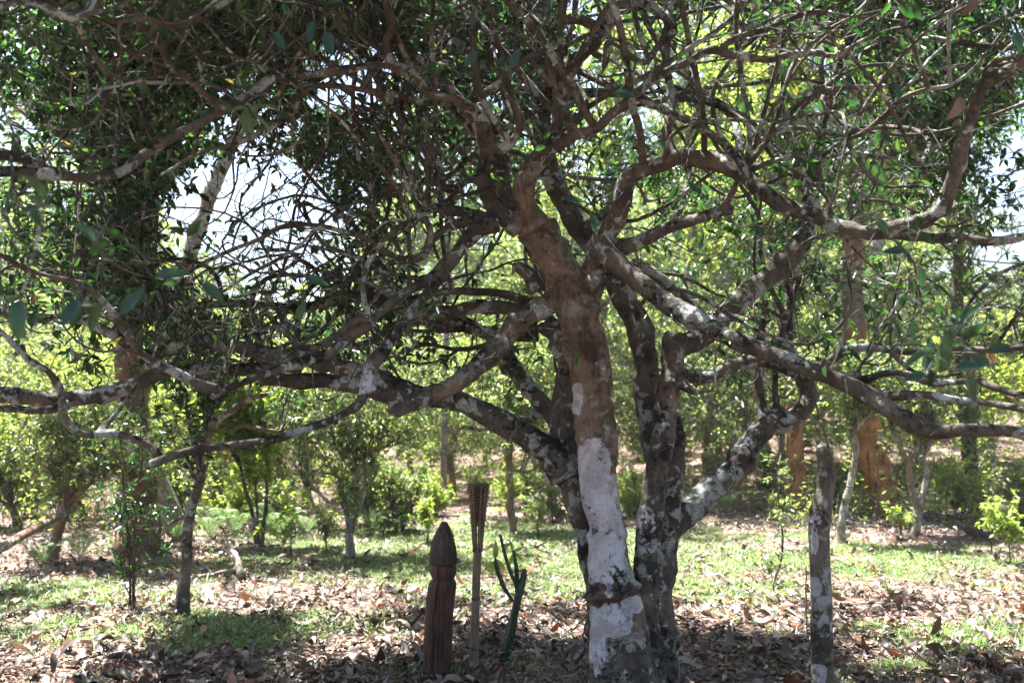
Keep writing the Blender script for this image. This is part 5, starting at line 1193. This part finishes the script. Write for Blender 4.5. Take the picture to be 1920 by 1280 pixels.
seedling(545, 1040, [(546, 1000, 3), (550, 965, 2), (548, 935, 2)], 'leafy green seedling between the ferns and the many stemmed tree', rgt, 'light_leaf', 16, (.05, .09))
seedling(612, 1035, [(610, 1000, 3), (606, 970, 2)], 'bushy seedling just left of the many stemmed tree', rgt, 'forest_leaf', 14, (.05, .08))
seedling(800, 1020, [(802, 990, 3), (798, 965, 2)], 'low bright seedling behind the carved post', rgt, 'light_leaf', 16, (.06, .09))
seedling(1010, 1005, [(1008, 980, 3), (1012, 960, 2)], 'low seedling in shade left of the old tree trunk', rgt, 'light_leaf', 10, (.05, .09))
seedling(1662, 1155, [(1668, 1130, 3), (1664, 1100, 2), (1660, 1085, 2)], 'bare little shoot standing in the leaves on the right', rgt, 'forest_leaf', 2, (.03, .05))

# uprooted root clump, small stump, fallen dead branch
rc_ = ground(1835, 1010)
n = 260; rr = np.random.default_rng(4); s = np.tile(rc_ + [0, 0, .10], (n, 1)) + rr.normal(0, .05, (n, 3))
Wk = walk(s, rdir(n, rr) * [1, 1, .8] + [0, 0, .1], 7, rr.uniform(.015, .045, n), .35, np.array([0, 0, -.06]), None, rr)
g = tubes(Wk, rr.uniform(.002, .007, n)[:, None] * np.linspace(1, .4, 7)[None], 4)
core = walk(np.tile(rc_, (5, 1)), rdir(5, rr) * [1, 1, .3] + [0, 0, 1], 6, np.full(5, .05), .2, None, None, rr); tubes(core, np.tile(np.linspace(.08, .03, 6), (5, 1)), 8, g=g)
tag(mobj('root_clump', g.mesh('root_clump', rc_), M['dark_bark'], None, rc_), 'dark tangled root clump lying before the dark trunk on the right', 'roots')
def debris(px, py, w_, h_, label, seed, nn_=70, sun=False):
    b_ = ground(px, py); rr = np.random.default_rng(seed); s = b_ + np.stack([rr.uniform(-w_, w_, nn_), rr.uniform(-.3, .3, nn_), rr.uniform(.01, h_ * .4, nn_)], 1)
    Wk = walk(s, rdir(nn_, rr) * [1, 1, .4], 9, rr.uniform(.03, .08, nn_), .15, None, None, rr); Wk[..., 2] = np.maximum(Wk[..., 2], b_[2] + .005)
    g = tubes(Wk, rr.uniform(.002, .008, nn_)[:, None] * np.linspace(1, .4, 9)[None], 5)
    tag(mobj('brushwood', g.mesh('brushwood', b_), M['twig'] if not sun else M['pale_bark'], None, b_), label, 'brushwood')
debris(1620, 985, .9, .25, 'heap of dead brushwood under the thick orange trunk', 1, 120)
debris(1800, 975, .9, .2, 'dead twigs heaped round the foot of the dark trunk at the right', 2, 110)
debris(1470, 985, .5, .2, 'dead twigs at the foot of the half hidden orange trunk', 3, 60)
debris(1780, 890, 1.0, .4, 'grey brushwood on the slope at the right', 5, 90)
sp = ground(1612, 1120)
tag(mobj('wood_stump', lathe_px([(1610, 1126, 12), (1610, 1116, 10), (1611, 1108, 9), (1612, 1104, 7)], sp[1], 20, 9, [(5, .3, .3, .5, 1)], .06).mesh('small_stump', sp), M['dark_bark'], None, sp), 'short dark stump in the leaf litter right of the dead trunk', 'stump')
fb = ground(445, 1075)
bl = empty('fallen_branch', fb, 'bleached dead branch lying right of the small twisted tree', 'branch')
def prone(pts, r0, r1):
    P_ = []
    for (a, b__, hgt) in pts:
        q = ground(a, b__); q = q + [0, 0, hgt]; P_.append(q)
    p, rr = smooth_line(P_, np.linspace(r0, r1, len(P_)), .04); jit = np.array([[noise.noise(Vector((q * .4, c * 9, r0 * 99))) for c in range(3)] for q in range(len(p))]) * .02
    g = tubes((p + jit)[None], rr[None], 9); mobj('limb', g.mesh('limb', fb), M['pale_bark'], bl)
prone([(368, 1090, .03), (400, 1084, .04), (430, 1080, .05), (452, 1078, .08)], .02, .025)
prone([(452, 1090, .03), (446, 1080, .10), (436, 1076, .22), (420, 1074, .30), (405, 1072, .33)], .045, .012)
prone([(446, 1078, .08), (432, 1070, .16), (415, 1066, .24)], .02, .006)
prone([(400, 1085, .04), (385, 1080, .10), (370, 1078, .13)], .01, .004)

# orchid tufts and dead leaf caught in the crown
def tuft(px, py, Y, label, n=16, L=.13, mat='fern', hang=-.4):
    c = at(px, py, Y); g = Geo(); rr = np.random.default_rng(int(px)); t = empty('epiphyte', c, label, 'epiphyte')
    me = leaf_blade(1, .16, .45, .4, 5, .3); me.materials.append(M[mat])
    for i in range(n):
        d = rdir(1, rr)[0]; d[2] += hang; d[1] *= .6
        place_leaf(me, c, d, (0.1, -1, .8), L * rr.uniform(.6, 1.1), t, org=c)
tuft(462, 205, 4.25, 'tuft of strap shaped orchid leaves hanging under the upper left branch')
tuft(445, 165, 4.3, 'small tuft of orchid leaves on top of the upper left branch', 9, .10, hang=.5)
tuft(445, 25, 3.9, 'orchid tuft on the branch at the top left edge', 8, .09)
tuft(1205, 600, 5.5, 'little fern growing in the fork right of the main trunk', 9, .08)
def hang_leaf(px, py, Y, L, label, val, ax=-.2, az=-1):
    me = leaf_blade(1, .62, .5, .6, 17, val); me.materials.append(M['litter'])
    o = place_leaf(me, at(px, py, Y), (ax, .1, az), (.5, -1, .2), L, None, name='dead_leaf'); tag(o, label, 'leaf')
hang_leaf(1800, 180, 3.0, .075, 'large dead brown leaf caught in the branches at the upper right', .2)
hang_leaf(1825, -10, 3.2, .07, 'dead brown leaf near the top edge at the right', .3)
hang_leaf(427, 850, 7.0, .05, 'small red dead leaf hanging beside the small twisted tree', .88)
hang_leaf(1850, 668, 2.6, .04, 'small orange leaf among the dark leaves at the right', .9, .9, -.3)

# a few fallen leaves that stand out
for (px_, py_, L_, val, label) in [(775, 1250, .16, .74, 'large pale curled leaf standing at the foot of the carved post'), (1010, 1240, .12, 1.0, 'whitish crumpled leaf lying right of the spiny succulent'), (700, 1092, .10, .9, 'bright orange fallen leaf in the grass left of the carved post'),
                                   (522, 1165, .10, .88, 'dark red fallen leaf on the green grass patch at the left'), (1513, 1220, .15, .6, 'large tan leaf propped against the foot of the dead trunk'), (1850, 1138, .13, 1.0, 'white twisted leaf on the ground near the right edge'),
                                   (1400, 1165, .12, .5, 'broad brown leaf in the shade between the old tree and the dead trunk'), (1360, 1130, .10, .9, 'orange leaf in the sun between the old tree and the dead trunk'), (905, 1262, .12, .72, 'pinkish leaf lying right of the foot of the bamboo torch'), (900, 1235, .1, .2, 'dark brown leaf behind the foot of the bamboo torch'),
                                   (1720, 1222, .17, .74, 'large pale crumpled leaf in the right foreground'), (1870, 1245, .16, .65, 'broad tan leaf in the lower right corner'), (60, 1275, .15, .74, 'pale leaf in the lower left corner'), (1680, 1240, .15, .86, 'reddish brown leaf in the right foreground')]:
    g = Geo(); litter_leaf_geo(np.zeros((1, 3)), np.zeros(1), np.ones(1), np.array([.5]), np.array([val]), rl, g)
    p = ground(px_, min(py_, 1279)); o = mobj('fallen_leaf', g.mesh('fallen_leaf'), M['litter'], None, p + [0, 0, .02]); o.scale = (L_,) * 3
    o.rotation_euler = (rl.uniform(.3, .7), rl.normal(0, .2), rl.uniform(0, 6.28)); tag(o, label, 'leaf')

# ------------------------------------------------------------------ sunlit air
hx, hy0, hy1, hz0, hz1 = 75, -22, 130, -2.5, 26
me = npmesh('haze', np.array([(sx * hx, yy, zz) for zz in (hz0, hz1) for yy in (hy0, hy1) for sx in (-1, 1)], float),
            np.array([[0, 2, 3, 1], [4, 5, 7, 6], [0, 1, 5, 4], [2, 6, 7, 3], [0, 4, 6, 2], [1, 3, 7, 5]]), smooth=False)
m, t = newmat('haze'); pv = t.nodes.new('ShaderNodeVolumePrincipled'); pv.inputs['Color'].default_value = (.95, .97, 1, 1)
pv.inputs['Density'].default_value = 0.0007; pv.inputs['Anisotropy'].default_value = 0.35
oo = t.nodes.new('ShaderNodeOutputMaterial'); t.links.new(pv.outputs[0], oo.inputs['Volume'])
tag(mobj('haze', me, m), kind='stuff')
